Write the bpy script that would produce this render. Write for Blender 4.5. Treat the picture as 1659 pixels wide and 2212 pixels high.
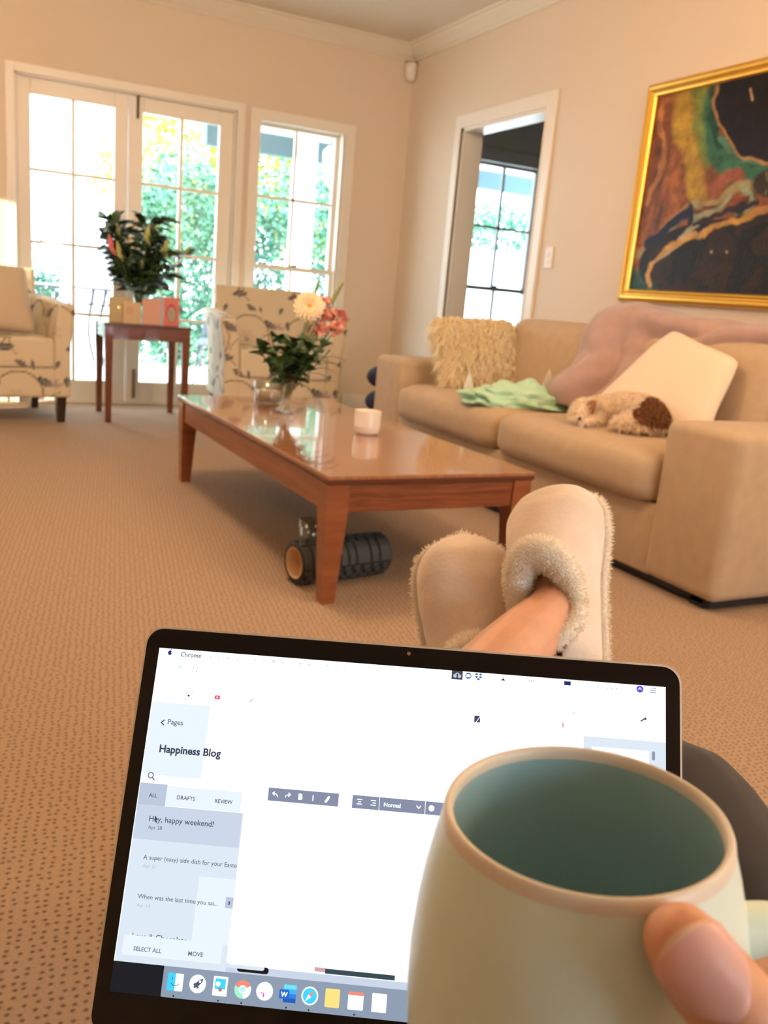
import bpy, bmesh, math, random
import numpy as np
from mathutils import Vector, Matrix, Euler, noise

for o in list(bpy.data.objects): bpy.data.objects.remove(o)
sc = bpy.context.scene
COL = sc.collection
R = math.radians
random.seed(7)

# ------------------------------------------------------------------ camera
cam_d = bpy.data.cameras.new('camera'); cam = bpy.data.objects.new('camera', cam_d); COL.objects.link(cam)
CR, CU, CF = Vector((.8952, -.4373, .0857)), Vector((.0314, .2538, .9667)), Vector((.4445, .8628, -.241))
cam.matrix_world = Matrix(((CR.x, CU.x, -CF.x, 0), (CR.y, CU.y, -CF.y, 0), (CR.z, CU.z, -CF.z, .9), (0, 0, 0, 1)))
cam_d.sensor_fit = 'VERTICAL'; cam_d.sensor_height = 36.0; cam_d.sensor_width = 27.0
cam_d.lens = 1871.8 / 2212 * 36.0
cam_d.clip_start = .02; cam_d.clip_end = 200
cam_d.dof.use_dof = True; cam_d.dof.focus_distance = .50; cam_d.dof.aperture_fstop = 16
sc.camera = cam

# ------------------------------------------------------------------ world, sun, lights, exposure
w = bpy.data.worlds.new('sky'); sc.world = w; w.use_nodes = True
bg = w.node_tree.nodes['Background']; bg.inputs['Color'].default_value = (.72, .86, 1.0, 1); bg.inputs['Strength'].default_value = 5.6

def light(name, kind, loc, target, power, color, size=1.0, size_y=None):
    d = bpy.data.lights.new(name, kind); o = bpy.data.objects.new(name, d); COL.objects.link(o)
    o.location = loc; o.rotation_euler = (Vector(target) - Vector(loc)).to_track_quat('-Z', 'Y').to_euler()
    d.energy = power; d.color = color
    if kind == 'AREA':
        d.size = size
        if size_y: d.shape = 'RECTANGLE'; d.size_y = size_y
    return o
sun = light('sun', 'SUN', (-8, 14, 8), (0, 5.8, 0), 10.0, (1.0, .86, .68)); sun.data.angle = R(.6)
sun.rotation_euler = Vector((.93, .30, -.22)).to_track_quat('-Z', 'Y').to_euler()
WARM = (1.0, .67, .385)
kl = light('ceiling_lamp_behind', 'POINT', (2.3, -.35, 2.2), (0, 0, 0), 34, WARM); kl.data.shadow_soft_size = .2
km = light('ceiling_lamp_middle', 'POINT', (.7, 2.9, 2.35), (0, 0, 0), 36, WARM); km.data.shadow_soft_size = .2
light('ceiling_lamp_left', 'AREA', (-1.2, 2.2, 2.6), (-.2, 4.2, .4), 10, WARM, .9)
light('ceiling_lamp_right', 'AREA', (1.9, 1.2, 2.6), (2.3, 3.6, .9), 11, WARM, .7)
sc.view_settings.view_transform = 'Standard'; sc.view_settings.look = 'None'
sc.view_settings.gamma = 1.0; sc.view_settings.use_curve_mapping = False; sc.view_settings.exposure = 1.14

# ------------------------------------------------------------------ materials
def mat(name, col, rough=.6, metal=0, bump=0, bscale=60, var=0, vscale=8, emit=0, spec=.5, sheen=0, sss=0, coat=0, vcol=False, col2=None, wave=None, pile=0):
    m = bpy.data.materials.new(name); m.use_nodes = True; nt = m.node_tree; N = nt.nodes; L = nt.links
    b = N['Principled BSDF']
    b.inputs['Base Color'].default_value = (*col, 1); b.inputs['Roughness'].default_value = rough
    b.inputs['Metallic'].default_value = metal; b.inputs['Specular IOR Level'].default_value = spec
    if sheen: b.inputs['Sheen Weight'].default_value = sheen
    if coat: b.inputs['Coat Weight'].default_value = coat
    if sss:
        b.inputs['Subsurface Weight'].default_value = sss; b.inputs['Subsurface Radius'].default_value = (1, .4, .2); b.inputs['Subsurface Scale'].default_value = .004
    if emit:
        b.inputs['Emission Color'].default_value = (*col, 1); b.inputs['Emission Strength'].default_value = emit
        b.inputs['Base Color'].default_value = (.02, .02, .02, 1)
    tc = N.new('ShaderNodeTexCoord')
    if vcol:
        a = N.new('ShaderNodeVertexColor'); a.layer_name = 'Col'; L.new(a.outputs['Color'], b.inputs['Base Color'])
    elif wave:
        mp = N.new('ShaderNodeMapping'); mp.inputs['Scale'].default_value = wave; L.new(tc.outputs['Object'], mp.inputs['Vector'])
        nz = N.new('ShaderNodeTexNoise'); nz.inputs['Scale'].default_value = 3; nz.inputs['Detail'].default_value = 6; nz.inputs['Distortion'].default_value = .6
        L.new(mp.outputs['Vector'], nz.inputs['Vector'])
        r = N.new('ShaderNodeValToRGB'); r.color_ramp.elements[0].position = .32; r.color_ramp.elements[1].position = .68
        r.color_ramp.elements[0].color = (*col, 1); r.color_ramp.elements[1].color = (*(col2 or col), 1)
        L.new(nz.outputs['Fac'], r.inputs['Fac']); L.new(r.outputs['Color'], b.inputs['Base Color'])
    elif var:
        nz = N.new('ShaderNodeTexNoise'); nz.inputs['Scale'].default_value = vscale; nz.inputs['Detail'].default_value = 4
        L.new(tc.outputs['Object'], nz.inputs['Vector'])
        r = N.new('ShaderNodeValToRGB'); r.color_ramp.elements[0].position = .3; r.color_ramp.elements[1].position = .7
        c2 = col2 or tuple(min(1, c * (1 + var)) for c in col)
        r.color_ramp.elements[0].color = (*(tuple(c * (1 - var) for c in col) if not col2 else col), 1); r.color_ramp.elements[1].color = (*c2, 1)
        L.new(nz.outputs['Fac'], r.inputs['Fac']); L.new(r.outputs['Color'], b.inputs['Base Color'])
    if pile:
        tr = N.new('ShaderNodeBsdfTranslucent'); tr.inputs['Color'].default_value = (*col, 1); mxs = N.new('ShaderNodeMixShader'); mxs.inputs[0].default_value = pile
        L.new(b.outputs[0], mxs.inputs[1]); L.new(tr.outputs[0], mxs.inputs[2]); L.new(mxs.outputs[0], N['Material Output'].inputs['Surface'])
    if bump:
        n2 = N.new('ShaderNodeTexNoise'); n2.inputs['Scale'].default_value = bscale; n2.inputs['Detail'].default_value = 3
        L.new(tc.outputs['Object'], n2.inputs['Vector'])
        bp = N.new('ShaderNodeBump'); bp.inputs['Strength'].default_value = bump; bp.inputs['Distance'].default_value = .004
        L.new(n2.outputs['Fac'], bp.inputs['Height']); L.new(bp.outputs['Normal'], b.inputs['Normal'])
    return m

def glass_mat(name, col=(1, 1, 1), rough=0.0, k=.7, b=.05, pw_=4):
    m = bpy.data.materials.new(name); m.use_nodes = True; N = m.node_tree.nodes; L = m.node_tree.links
    N.remove(N['Principled BSDF']); out = N['Material Output']
    t = N.new('ShaderNodeBsdfTransparent'); t.inputs['Color'].default_value = (*col, 1)
    g = N.new('ShaderNodeBsdfGlossy'); g.inputs['Roughness'].default_value = rough
    lw = N.new('ShaderNodeLayerWeight'); lw.inputs['Blend'].default_value = .5
    pw = N.new('ShaderNodeMath'); pw.operation = 'POWER'; pw.inputs[1].default_value = pw_; L.new(lw.outputs['Facing'], pw.inputs[0])
    f = N.new('ShaderNodeMath'); f.operation = 'MULTIPLY_ADD'; f.inputs[1].default_value = k; f.inputs[2].default_value = b; L.new(pw.outputs[0], f.inputs[0])
    mx = N.new('ShaderNodeMixShader'); L.new(f.outputs[0], mx.inputs['Fac']); L.new(t.outputs[0], mx.inputs[1]); L.new(g.outputs[0], mx.inputs[2])
    L.new(mx.outputs[0], out.inputs['Surface'])
    return m

def carpet_mat():
    m = bpy.data.materials.new('carpet'); m.use_nodes = True; N = m.node_tree.nodes; L = m.node_tree.links; b = N['Principled BSDF']
    b.inputs['Roughness'].default_value = .95; b.inputs['Specular IOR Level'].default_value = .1
    tc = N.new('ShaderNodeTexCoord')
    mp = N.new('ShaderNodeMapping'); mp.inputs['Scale'].default_value = (66, 78, 66); mp.inputs['Rotation'].default_value = (0, 0, R(8)); L.new(tc.outputs['Object'], mp.inputs['Vector'])
    v = N.new('ShaderNodeTexVoronoi'); v.voronoi_dimensions = '2D'; v.inputs['Scale'].default_value = 1; v.inputs['Randomness'].default_value = .42
    L.new(mp.outputs['Vector'], v.inputs['Vector'])
    r = N.new('ShaderNodeValToRGB'); r.color_ramp.elements[0].position = .10; r.color_ramp.elements[1].position = .30
    r.color_ramp.elements[0].color = (.20, .135, .095, 1); r.color_ramp.elements[1].color = (.50, .355, .255, 1)
    L.new(v.outputs['Distance'], r.inputs['Fac'])
    n = N.new('ShaderNodeTexNoise'); n.inputs['Scale'].default_value = 260; L.new(tc.outputs['Object'], n.inputs['Vector'])
    mx = N.new('ShaderNodeMixRGB'); mx.blend_type = 'MULTIPLY'; mx.inputs[0].default_value = .45
    L.new(r.outputs['Color'], mx.inputs[1]); L.new(n.outputs['Fac'], mx.inputs[2]); L.new(mx.outputs[0], b.inputs['Base Color'])
    bp = N.new('ShaderNodeBump'); bp.inputs['Strength'].default_value = .7; bp.inputs['Distance'].default_value = .004
    L.new(r.outputs['Color'], bp.inputs['Height']); L.new(bp.outputs['Normal'], b.inputs['Normal'])
    return m

M = dict(
    wall=mat('wall_paint', (.71, .585, .45), .7, bump=.05, bscale=90), ceil=mat('ceiling_paint', (.74, .66, .53), .8),
    trim=mat('trim_gloss', (.80, .73, .63), .35), carpet=carpet_mat(), glass=glass_mat('window_glass', (.96, 1, .99)),
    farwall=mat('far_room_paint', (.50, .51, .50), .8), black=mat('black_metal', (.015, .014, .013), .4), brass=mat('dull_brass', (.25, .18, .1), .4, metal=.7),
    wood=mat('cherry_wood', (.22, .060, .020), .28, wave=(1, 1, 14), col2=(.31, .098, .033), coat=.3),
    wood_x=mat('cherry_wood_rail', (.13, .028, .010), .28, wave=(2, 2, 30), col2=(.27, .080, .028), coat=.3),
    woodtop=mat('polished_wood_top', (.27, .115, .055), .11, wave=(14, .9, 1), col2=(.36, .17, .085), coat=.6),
    woodedge=mat('dark_wood_edge', (.11, .03, .014), .25), darkwood=mat('dark_leg_wood', (.03, .014, .01), .3),
    sidewood=mat('side_table_wood', (.13, .034, .014), .25, wave=(1, 1, 12), col2=(.19, .056, .023), coat=.4),
    sofa=mat('sofa_fabric', (.475, .345, .222), .9, bump=.25, bscale=320, var=.05, vscale=20, sheen=.15),
    sofa_dark=mat('sofa_plinth', (.012, .011, .012), .7),
    floral=mat('floral_fabric', (.8, .7, .5), .85, vcol=True, bump=.15, bscale=300),
    cream=mat('cream_cushion', (.80, .64, .49), .95, bump=.3, bscale=250, sheen=.3), grey=mat('oatmeal_cushion', (.55, .45, .33), .95, bump=.3, bscale=250),
    fur=mat('shaggy_cream_fur', (.92, .80, .56), .95, sheen=.3, pile=.25), throw=mat('mauve_fleece', (.43, .285, .26), .95, bump=.5, bscale=180, sheen=.4, var=.08, vscale=14),
    mint=mat('mint_knit', (.46, .72, .52), .9, bump=.6, bscale=120, sheen=.2), paper=mat('white_card', (.86, .80, .74), .6),
    dogw=mat('white_dog_fur', (.90, .78, .64), .95, sheen=.2, pile=.4), dogb=mat('brown_dog_fur', (.25, .10, .04), .9),
    gold=mat('gilt_frame', (.80, .48, .09), .3, metal=.85, bump=.04, bscale=40), paint=mat('oil_paint', (.1, .1, .1), .45, vcol=True, bump=.5, bscale=60, spec=.2),
    plastic=mat('white_plastic', (.78, .70, .60), .4), porcelain=mat('white_porcelain', (.86, .80, .72), .25, coat=.5),
    navy=mat('navy_cloth', (.012, .014, .05), .7), rubber=mat('grey_foam_rubber', (.055, .06, .065), .65), liner=mat('tan_core', (.62, .36, .17), .5),
    crystal=glass_mat('crystal_glass', (.88, .92, .92), .03, .8, .12, 2.5), wax=mat('peach_wax', (.85, .62, .45), .4),
    leaf=mat('dark_leaf', (.035, .075, .028), .4, var=.3, vscale=12), leaf2=mat('mid_leaf', (.045, .105, .035), .4, var=.3, vscale=20),
    stem=mat('green_stem', (.10, .18, .05), .5), bud=mat('lily_bud', (.42, .45, .16), .5, var=.2), budp=mat('pink_bud', (.72, .16, .18), .5),
    petal=mat('cream_petal', (.90, .74, .50), .6), centre=mat('flower_centre', (.75, .36, .05), .7), pink=mat('pink_petal', (.78, .36, .28), .7), snap=mat('snapdragon_bud', (.50, .46, .13), .6),
    suede=mat('cream_suede', (.80, .655, .54), .9, bump=.15, bscale=200, var=.06, vscale=30, sheen=.3), fleece=mat('cream_fleece', (.95, .87, .74), .95, sheen=.3, bump=.8, bscale=420), pile=mat('cream_pile', (.97, .90, .78), .95, sheen=.3, pile=.4),
    sole=mat('slipper_sole', (.55, .45, .36), .8),
    skin=mat('skin', (.70, .36, .22), .48, sss=.35, bump=.06, bscale=900, var=.06, vscale=60), nail=mat('fingernail', (.80, .44, .38), .35, coat=.15, sss=.2), legging=mat('black_leggings', (.024, .019, .018), .75, sheen=.1),
    top_c=mat('grey_jumper', (.25, .22, .2), .9), mug=mat('celadon_glaze', (.74, .86, .76), .38, coat=.12, var=.03, vscale=30), mug_in=mat('blue_green_glaze', (.37, .56, .60), .3, coat=.3),
    mugrim=mat('bare_rim_glaze', (.76, .67, .55), .35), alu=mat('brushed_aluminium', (.86, .80, .72), .42, metal=.85), bezel=mat('black_bezel_glass', (.004, .004, .005), .08, spec=.4),
    key=mat('black_key', (.02, .02, .02), .5), pav=mat('pale_paving', (.75, .73, .70), .8), white_ext=mat('white_exterior_paint', (.85, .85, .84), .6), bluebeam=mat('blue_grey_beam', (.10, .17, .20), .6),
    hedge=mat('hedge_leaf', (.055, .20, .125), .5, var=.35, vscale=3), hedge_y=mat('yellow_green_leaf', (.32, .40, .06), .5, var=.3, vscale=3), bark=mat('bark', (.10, .08, .06), .9),  # second leaf colour is the trees' own yellow-green
    iron=mat('wrought_iron', (.06, .06, .09), .5), cover=mat('pale_cover', (.60, .60, .70), .8), seatv=mat('outdoor_grey', (.12, .16, .22), .7),
    chair_u=mat('user_chair_fabric', (.30, .22, .16), .9), shade=mat('lamp_shade', (1.0, .72, .36), .8, emit=4.0), pouf=mat('pouf_fabric', (.20, .15, .12), .9),
)

# ------------------------------------------------------------------ helpers
def link(name, me, m=None, parent=None, smooth=False, kind=None):
    me.name = name
    if m is not None and not me.materials:
        for q in (m if isinstance(m, (list, tuple)) else [m]): me.materials.append(q)
    if smooth: me.polygons.foreach_set('use_smooth', [True] * len(me.polygons))
    o = bpy.data.objects.new(name, me); COL.objects.link(o)
    if parent: o.parent = parent
    if kind: o['kind'] = kind
    return o
def obj(name, bm, m=None, parent=None, smooth=False, kind=None):
    me = bpy.data.meshes.new(name); bm.normal_update(); bm.to_mesh(me); bm.free(); return link(name, me, m, parent, smooth, kind)
def pyd(name, v, f, m=None, parent=None, smooth=False, kind=None):
    me = bpy.data.meshes.new(name); me.from_pydata([tuple(p) for p in v], [], f); me.update(); return link(name, me, m, parent, smooth, kind)
def thing(name, label, cat, loc=(0, 0, 0), rotz=0, group=None, mw=None):
    o = bpy.data.objects.new(name, None); COL.objects.link(o); o.empty_display_size = .05
    if mw is not None: o.matrix_world = mw
    else: o.location = loc; o.rotation_euler = (0, 0, rotz)
    o['label'] = label; o['category'] = cat
    if group: o['group'] = group
    return o
def tag(o, label, cat, group=None):
    o['label'] = label; o['category'] = cat
    if group: o['group'] = group
    return o
def dup(r, loc=None, rot=None, label=None, group=None):
    c = r.copy(); COL.objects.link(c)
    if loc is not None: c.location = loc
    if rot is not None: c.rotation_euler = rot
    if label: c['label'] = label
    if group: c['group'] = group
    for ch in r.children:
        k = ch.copy(); COL.objects.link(k); k.parent = c
        for g in ch.children:
            q = g.copy(); COL.objects.link(q); q.parent = k
    return c
def bx(bm, x0, x1, y0, y1, z0, z1, bev=0, seg=2):
    r = bmesh.ops.create_cube(bm, size=1)
    vs = r['verts']
    for v in vs: v.co = Vector(((x0 + x1) / 2 + v.co.x * (x1 - x0), (y0 + y1) / 2 + v.co.y * (y1 - y0), (z0 + z1) / 2 + v.co.z * (z1 - z0)))
    if bev:
        es = list({e for v in vs for e in v.link_edges}); bmesh.ops.bevel(bm, geom=es, offset=bev, segments=seg, profile=.5, affect='EDGES')
def box(name, b, m, parent=None, bev=0, seg=2, smooth=False, kind=None):
    bm = bmesh.new(); bx(bm, *b, bev, seg); return obj(name, bm, m, parent, smooth or seg > 2, kind)
def struct(name, b, m, bev=0, parent=None):
    o = box(name, b, m, parent, bev)
    if not parent: o['kind'] = 'structure'
    return o
def catmull(P, n=6):
    P = [Vector(p) for p in P]; out = []
    for i in range(len(P) - 1):
        a = P[i - 1] if i else P[0] * 2 - P[1]; b, c = P[i], P[i + 1]; d = P[i + 2] if i + 2 < len(P) else P[-1] * 2 - P[-2]
        for k in range(n):
            t = k / n; out.append(.5 * ((2 * b) + (c - a) * t + (2 * a - 5 * b + 4 * c - d) * t * t + (3 * b - a - 3 * c + d) * t ** 3))
    out.append(P[-1]); return out
def tube_bm(bm, pts, rad, n=12, sm=6, cap=True, flat=1.0):
    """tapered tube with round ends along a smooth path"""
    P = catmull(pts, sm) if sm > 1 else [Vector(p) for p in pts]
    rr = rad if isinstance(rad, (list, tuple)) else [rad] * len(pts)
    rs = [float(np.interp(i / (len(P) - 1) * (len(pts) - 1), range(len(pts)), rr)) for i in range(len(P))]
    T = [(P[min(i + 1, len(P) - 1)] - P[max(i - 1, 0)]).normalized() for i in range(len(P))]
    up = Vector((0, 0, 1)) if abs(T[0].z) < .9 else Vector((1, 0, 0)); nx = T[0].cross(up).normalized()
    rings = []
    ex = []
    if cap:
        for a in (80, 50, 25): ex.append((P[0] - T[0] * rs[0] * math.sin(R(a)), rs[0] * math.cos(R(a)), T[0]))
    for p, r_, t in zip(P, rs, T): ex.append((p, r_, t))
    if cap:
        for a in (25, 50, 80): ex.append((P[-1] + T[-1] * rs[-1] * math.sin(R(a)), rs[-1] * math.cos(R(a)), T[-1]))
    for p, r_, t in ex:
        nx = (nx - t * nx.dot(t)).normalized(); ny = t.cross(nx)
        rings.append([bm.verts.new(p + (nx * math.cos(2 * math.pi * k / n) + ny * flat * math.sin(2 * math.pi * k / n)) * r_) for k in range(n)])
    for A, B in zip(rings, rings[1:]):
        for k in range(n): bm.faces.new((A[k], A[(k + 1) % n], B[(k + 1) % n], B[k]))
    bm.faces.new(rings[0][::-1]); bm.faces.new(rings[-1])
def tube(name, pts, rad, m, parent=None, n=10, sm=6, flat=1.0):
    bm = bmesh.new(); tube_bm(bm, pts, rad, n, sm, True, flat); return obj(name, bm, m, parent, True)
def lathe(name, prof, m, parent=None, n=40, loc=(0, 0, 0), cut=0):
    v = []; f = []
    for r_, z in prof:
        for k in range(n):
            rr = r_ * (1 + cut * (1 if k % 2 else -1)) if r_ > .002 else r_
            a = 2 * math.pi * k / n; v.append((loc[0] + rr * math.cos(a), loc[1] + rr * math.sin(a), loc[2] + z))
    for i in range(len(prof) - 1):
        for k in range(n): f.append((i * n + k, i * n + (k + 1) % n, (i + 1) * n + (k + 1) % n, (i + 1) * n + k))
    return pyd(name, v, f, m, parent, cut == 0)
def taper_leg(bm, cx, cy, z0, z1, w0, w1, dx=0, dy=0):
    """square leg: half-width w0 at bottom (shifted dx,dy), w1 at top"""
    vs = [bm.verts.new((cx + (dx if z == z0 else 0) + sx * w_, cy + (dy if z == z0 else 0) + sy * w_, z)) for z, w_ in ((z0, w0), (z1, w1)) for sx, sy in ((-1, -1), (1, -1), (1, 1), (-1, 1))]
    a, b = vs[:4], vs[4:]
    bm.faces.new(a[::-1]); bm.faces.new(b)
    for k in range(4): bm.faces.new((a[k], a[(k + 1) % 4], b[(k + 1) % 4], b[k]))
def pillow_bm(C, thick, n=18, edge=.012, sag=0.0):
    """puffy cushion between four 3-D corners (TL, TR, BR, BL)"""
    C = [Vector(c) for c in C]; nrm = (C[1] - C[0]).cross(C[3] - C[0]).normalized()
    bm = bmesh.new(); G = {}
    for s in (1, -1):
        for i in range(n + 1):
            for j in range(n + 1):
                u, v = i / n, j / n; a, b = 2 * u - 1, 2 * v - 1
                pin = 1 - .06 * (1 - a * a) * abs(b) ** 3 ; pin2 = 1 - .06 * (1 - b * b) * abs(a) ** 3
                cr = 1 - .075 * abs(a * b) ** 5; uu, vv = .5 + a * .5 * pin2 * cr, .5 + b * .5 * pin * cr
                p = (C[0] * (1 - uu) + C[1] * uu) * (1 - vv) + (C[3] * (1 - uu) + C[2] * uu) * vv
                h = thick / 2 * (max(0, (1 - abs(a) ** 2.4) * (1 - abs(b) ** 2.4))) ** .5
                h += .004 * noise.noise(p * 9)*(1 if h>0 else 0)
                G[s, i, j] = bm.verts.new(p + nrm * s * (h + edge * .2))
        for i in range(n):
            for j in range(n):
                q = (G[s, i, j], G[s, i + 1, j], G[s, i + 1, j + 1], G[s, i, j + 1]); bm.faces.new(q if s < 0 else q[::-1])
    per = [(i, 0) for i in range(n)] + [(n, j) for j in range(n)] + [(i, n) for i in range(n, 0, -1)] + [(0, j) for j in range(n, 0, -1)]
    for (a, b), (c, d) in zip(per, per[1:] + per[:1]): bm.faces.new((G[1, a, b], G[1, c, d], G[-1, c, d], G[-1, a, b]))
    bmesh.ops.recalc_face_normals(bm, faces=bm.faces)
    return bm
def strands(name, src, count, length, width, m, parent, droop=.4, rnd=random, sel=None, jitter=.5, zup=False):
    """short fur blades grown over the faces of a mesh object (parts coordinates)"""
    me = src.data; tris = []; ar = []
    me.calc_loop_triangles()
    for t in me.loop_triangles:
        c = [me.vertices[i].co for i in t.vertices]
        if sel and not sel((c[0] + c[1] + c[2]) / 3, t.normal): continue
        tris.append((c[0].copy(), c[1].copy(), c[2].copy(), t.normal.copy())); ar.append(t.area)
    cum = np.cumsum(ar); v = []; f = []
    for _ in range(count):
        a, b, c, nn = tris[min(len(tris) - 1, int(np.searchsorted(cum, rnd.random() * cum[-1])))]
        u, w_ = rnd.random(), rnd.random()
        if u + w_ > 1: u, w_ = 1 - u, 1 - w_
        p = a + (b - a) * u + (c - a) * w_
        d = (nn + Vector((rnd.uniform(-1, 1), rnd.uniform(-1, 1), rnd.uniform(-1, 1))) * jitter).normalized()
        s = d.cross(Vector((rnd.uniform(-1, 1), rnd.uniform(-1, 1), rnd.uniform(-1, 1)))).normalized() * width
        l = length * rnd.uniform(.6, 1.15); g = Vector((0, 0, -droop * l))
        m1 = p + d * l * .55 + g * .25; m2 = p + d * l + g; i = len(v)
        v += [p - s - nn * .002, p + s - nn * .002, m1 + s * .8, m1 - s * .8, m2]; f += [(i, i + 1, i + 2, i + 3), (i + 3, i + 2, i + 4)]
    return pyd(name, v, f, m, parent, kind='stuff')
def paint(o, fn):
    me = o.data; n = len(me.vertices); co = np.empty(n * 3); me.vertices.foreach_get('co', co); co = co.reshape(-1, 3)
    no = np.empty(n * 3); me.vertices.foreach_get('normal', no); no = no.reshape(-1, 3)
    c = np.ones((n, 4)); c[:, :3] = fn(co, no)
    a = me.color_attributes.new('Col', 'FLOAT_COLOR', 'POINT'); a.data.foreach_set('color', c.ravel())
def joinbm(bms):
    out = bmesh.new()
    for b in bms:
        me = bpy.data.meshes.new('t'); b.to_mesh(me); b.free(); out.from_mesh(me); bpy.data.meshes.remove(me)
    return out

# ------------------------------------------------------------------ the setting
Y0, X1, ZC = 6.324, 3.18, 2.70                        # window wall, right wall, ceiling
XL, YN, XF = -2.6, -2.6, 5.6                          # left wall, near wall, far room's end
FY = Y0 + .16
bm = bmesh.new(); bx(bm, XL - .1, XF + .1, YN - .1, Y0 + .16, -.06, 0); fl = obj('floor', bm, M['carpet']); fl['kind'] = 'structure'
struct('ceiling', (XL - .1, XF + .1, YN - .1, Y0 + .16, ZC, ZC + .08), M['ceil'])
def wall_panels(name, rects, m, axis, a, b):
    bm = bmesh.new()
    for p0, p1, z0, z1 in rects:
        if axis == 'y': bx(bm, p0, p1, a, b, z0, z1)
        else: bx(bm, a, b, p0, p1, z0, z1)
    o = obj(name, bm, m); o['kind'] = 'structure'; return o
DX0, DX1, DZ = .42, 1.845, 2.05                       # french doors
WX0, WX1, WZ0, WZ1 = 1.955, 2.70, .06, 2.05           # window beside them
VX0, VX1 = 3.76, 4.50                                 # window of the far room
wall_panels('wall_back', [(XL, DX0, 0, ZC), (DX0, DX1, DZ, ZC), (DX1, WX0, 0, ZC), (WX0, WX1, 0, WZ0), (WX0, WX1, WZ1, ZC), (WX1, X1 + .07, 0, ZC)], M['wall'], 'y', Y0, FY)
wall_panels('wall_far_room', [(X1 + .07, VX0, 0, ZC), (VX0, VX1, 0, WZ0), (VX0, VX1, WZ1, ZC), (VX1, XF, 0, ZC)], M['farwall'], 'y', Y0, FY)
PY0, PY1, PZ = 4.53, 5.50, 2.045                       # doorway in the right wall
wall_panels('wall_right', [(YN, PY0, 0, ZC), (PY0, PY1, PZ, ZC), (PY1, Y0, 0, ZC)], M['wall'], 'x', X1, X1 + .14)
struct('wall_far_room_end', (XF, XF + .1, YN, FY, 0, ZC), M['farwall'])
wall_panels('wall_left', [(YN, 5.05, 0, ZC), (5.05, 5.62, 0, .1), (5.05, 5.62, 2.0, ZC), (5.62, FY, 0, ZC)], M['wall'], 'x', XL - .1, XL)
struct('sun_mask_panel', (XL - .08, XL - .02, 5.11, 5.28, .1, 2.0), M['trim'])  # unseen panel added to cut the sunbeam down to a streak
w3 = thing('window_3', '', 'window', (XL - .05, 5.335, 0)); w3['kind'] = 'structure'; del w3['label']; del w3['category']
for k in range(4):
    box('pane', (-.003, .003, -.285, .285, .1 + k * .475, .575 + k * .475), M['glass'], w3)
    if k: box('glazing_bar', (-.012, .012, -.285, .285, .09 + k * .475, .11 + k * .475), M['trim'], w3)
wall_panels('wall_near', [(XL, .9, 0, ZC), (.9, 2.5, 0, .75), (.9, 2.5, 2.1, ZC), (2.5, XF, 0, ZC)], M['wall'], 'y', YN - .1, YN)  # opening and its window added behind the camera for cool fill daylight
w4 = thing('added_fill_window', '', 'window', (1.7, YN - .05, .75)); w4['kind'] = 'structure'; del w4['label']; del w4['category']
for k in range(2):
    box('pane', (-.8 + .8 * k, .8 * k, -.003, .003, 0, 1.35), M['glass'], w4)
box('glazing_bar', (-.02, .02, -.02, .02, 0, 1.35), M['trim'], w4)
for a, b, c, d in ((-.8, .8, 0, .05), (-.8, .8, 1.3, 1.35), (-.8, -.75, .05, 1.3), (.75, .8, .05, 1.3)): box('frame_rail', (a, b, -.03, .03, c, d), M['trim'], w4)
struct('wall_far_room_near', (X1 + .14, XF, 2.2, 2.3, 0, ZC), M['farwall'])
# cornice: stepped cove on both walls
prof = [(0, 0), (.012, 0), (.016, .012), (.03, .022), (.055, .05), (.078, .072), (.083, .083), (.098, .086), (.103, .10), (0, .10)]
def cornice(name, axis):
    v = []; f = []; n = len(prof)
    for e in (0, 1):
        for d, h in prof:
            z = 2.603 + h * .97
            if axis == 'y': v.append(((XL if e == 0 else X1 - d), Y0 - d, z))
            else: v.append((X1 - d, (YN if e == 0 else Y0 - d), z))
    for k in range(n): f.append((k, (k + 1) % n, n + (k + 1) % n, n + k))
    o = pyd(name, v, f, M['ceil']); o['kind'] = 'structure'; return o
cornice('trim_1', 'y'); cornice('trim_2', 'x')
for nm, b in (('baseboard_back', (XL, DX0 - .07, Y0 - .018, Y0, 0, .12)), ('baseboard_back_right', (WX1 + .09, X1, Y0 - .018, Y0, 0, .12)),
              ('baseboard_right', (X1 - .018, X1, YN, PY0 - .09, 0, .12)), ('baseboard_right_far', (X1 - .018, X1, PY1 + .09, Y0 - .018, 0, .12))):
    struct(nm, b, M['trim'], .004)
# architraves
def casing(name, axis, p, a0, a1, z0, z1, wd=.07, th=.018, sill=False, sgn=-1, m=None, top=True):
    bm = bmesh.new(); q0, q1 = (p + sgn * th, p) if sgn < 0 else (p, p + th)
    R_ = [(a0 - wd, a0, z0, z1 + wd), (a1, a1 + wd, z0, z1 + wd), (a0, a1, z1, z1 + wd)]
    R_ += [(a0 - .012, a0, z0, z1), (a1, a1 + .012, z0, z1)]
    for k, (u0, u1, h0, h1) in enumerate(R_):
        e0, e1 = (q0 - .006, q1) if k > 2 and sgn < 0 else (q0, q1)
        if axis == 'y': bx(bm, u0, u1, e0, e1, h0, h1, .003, 1)
        else: bx(bm, e0, e1, u0, u1, h0, h1, .003, 1)
    o = obj(name, bm, m or M['trim']); o['kind'] = 'structure'; return o
casing('trim_3', 'y', Y0, DX0, DX1, 0, DZ, wd=.055)
casing('trim_4', 'y', Y0, WX0 + .06, WX1 - .03, WZ0, WZ1 - .03, wd=.075, th=.012)
casing('trim_5', 'x', X1, PY0, PY1, 0, PZ, wd=.085)
casing('trim_6', 'y', Y0, VX0, VX1, WZ0, WZ1, wd=.07, m=M['farwall'])
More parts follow.
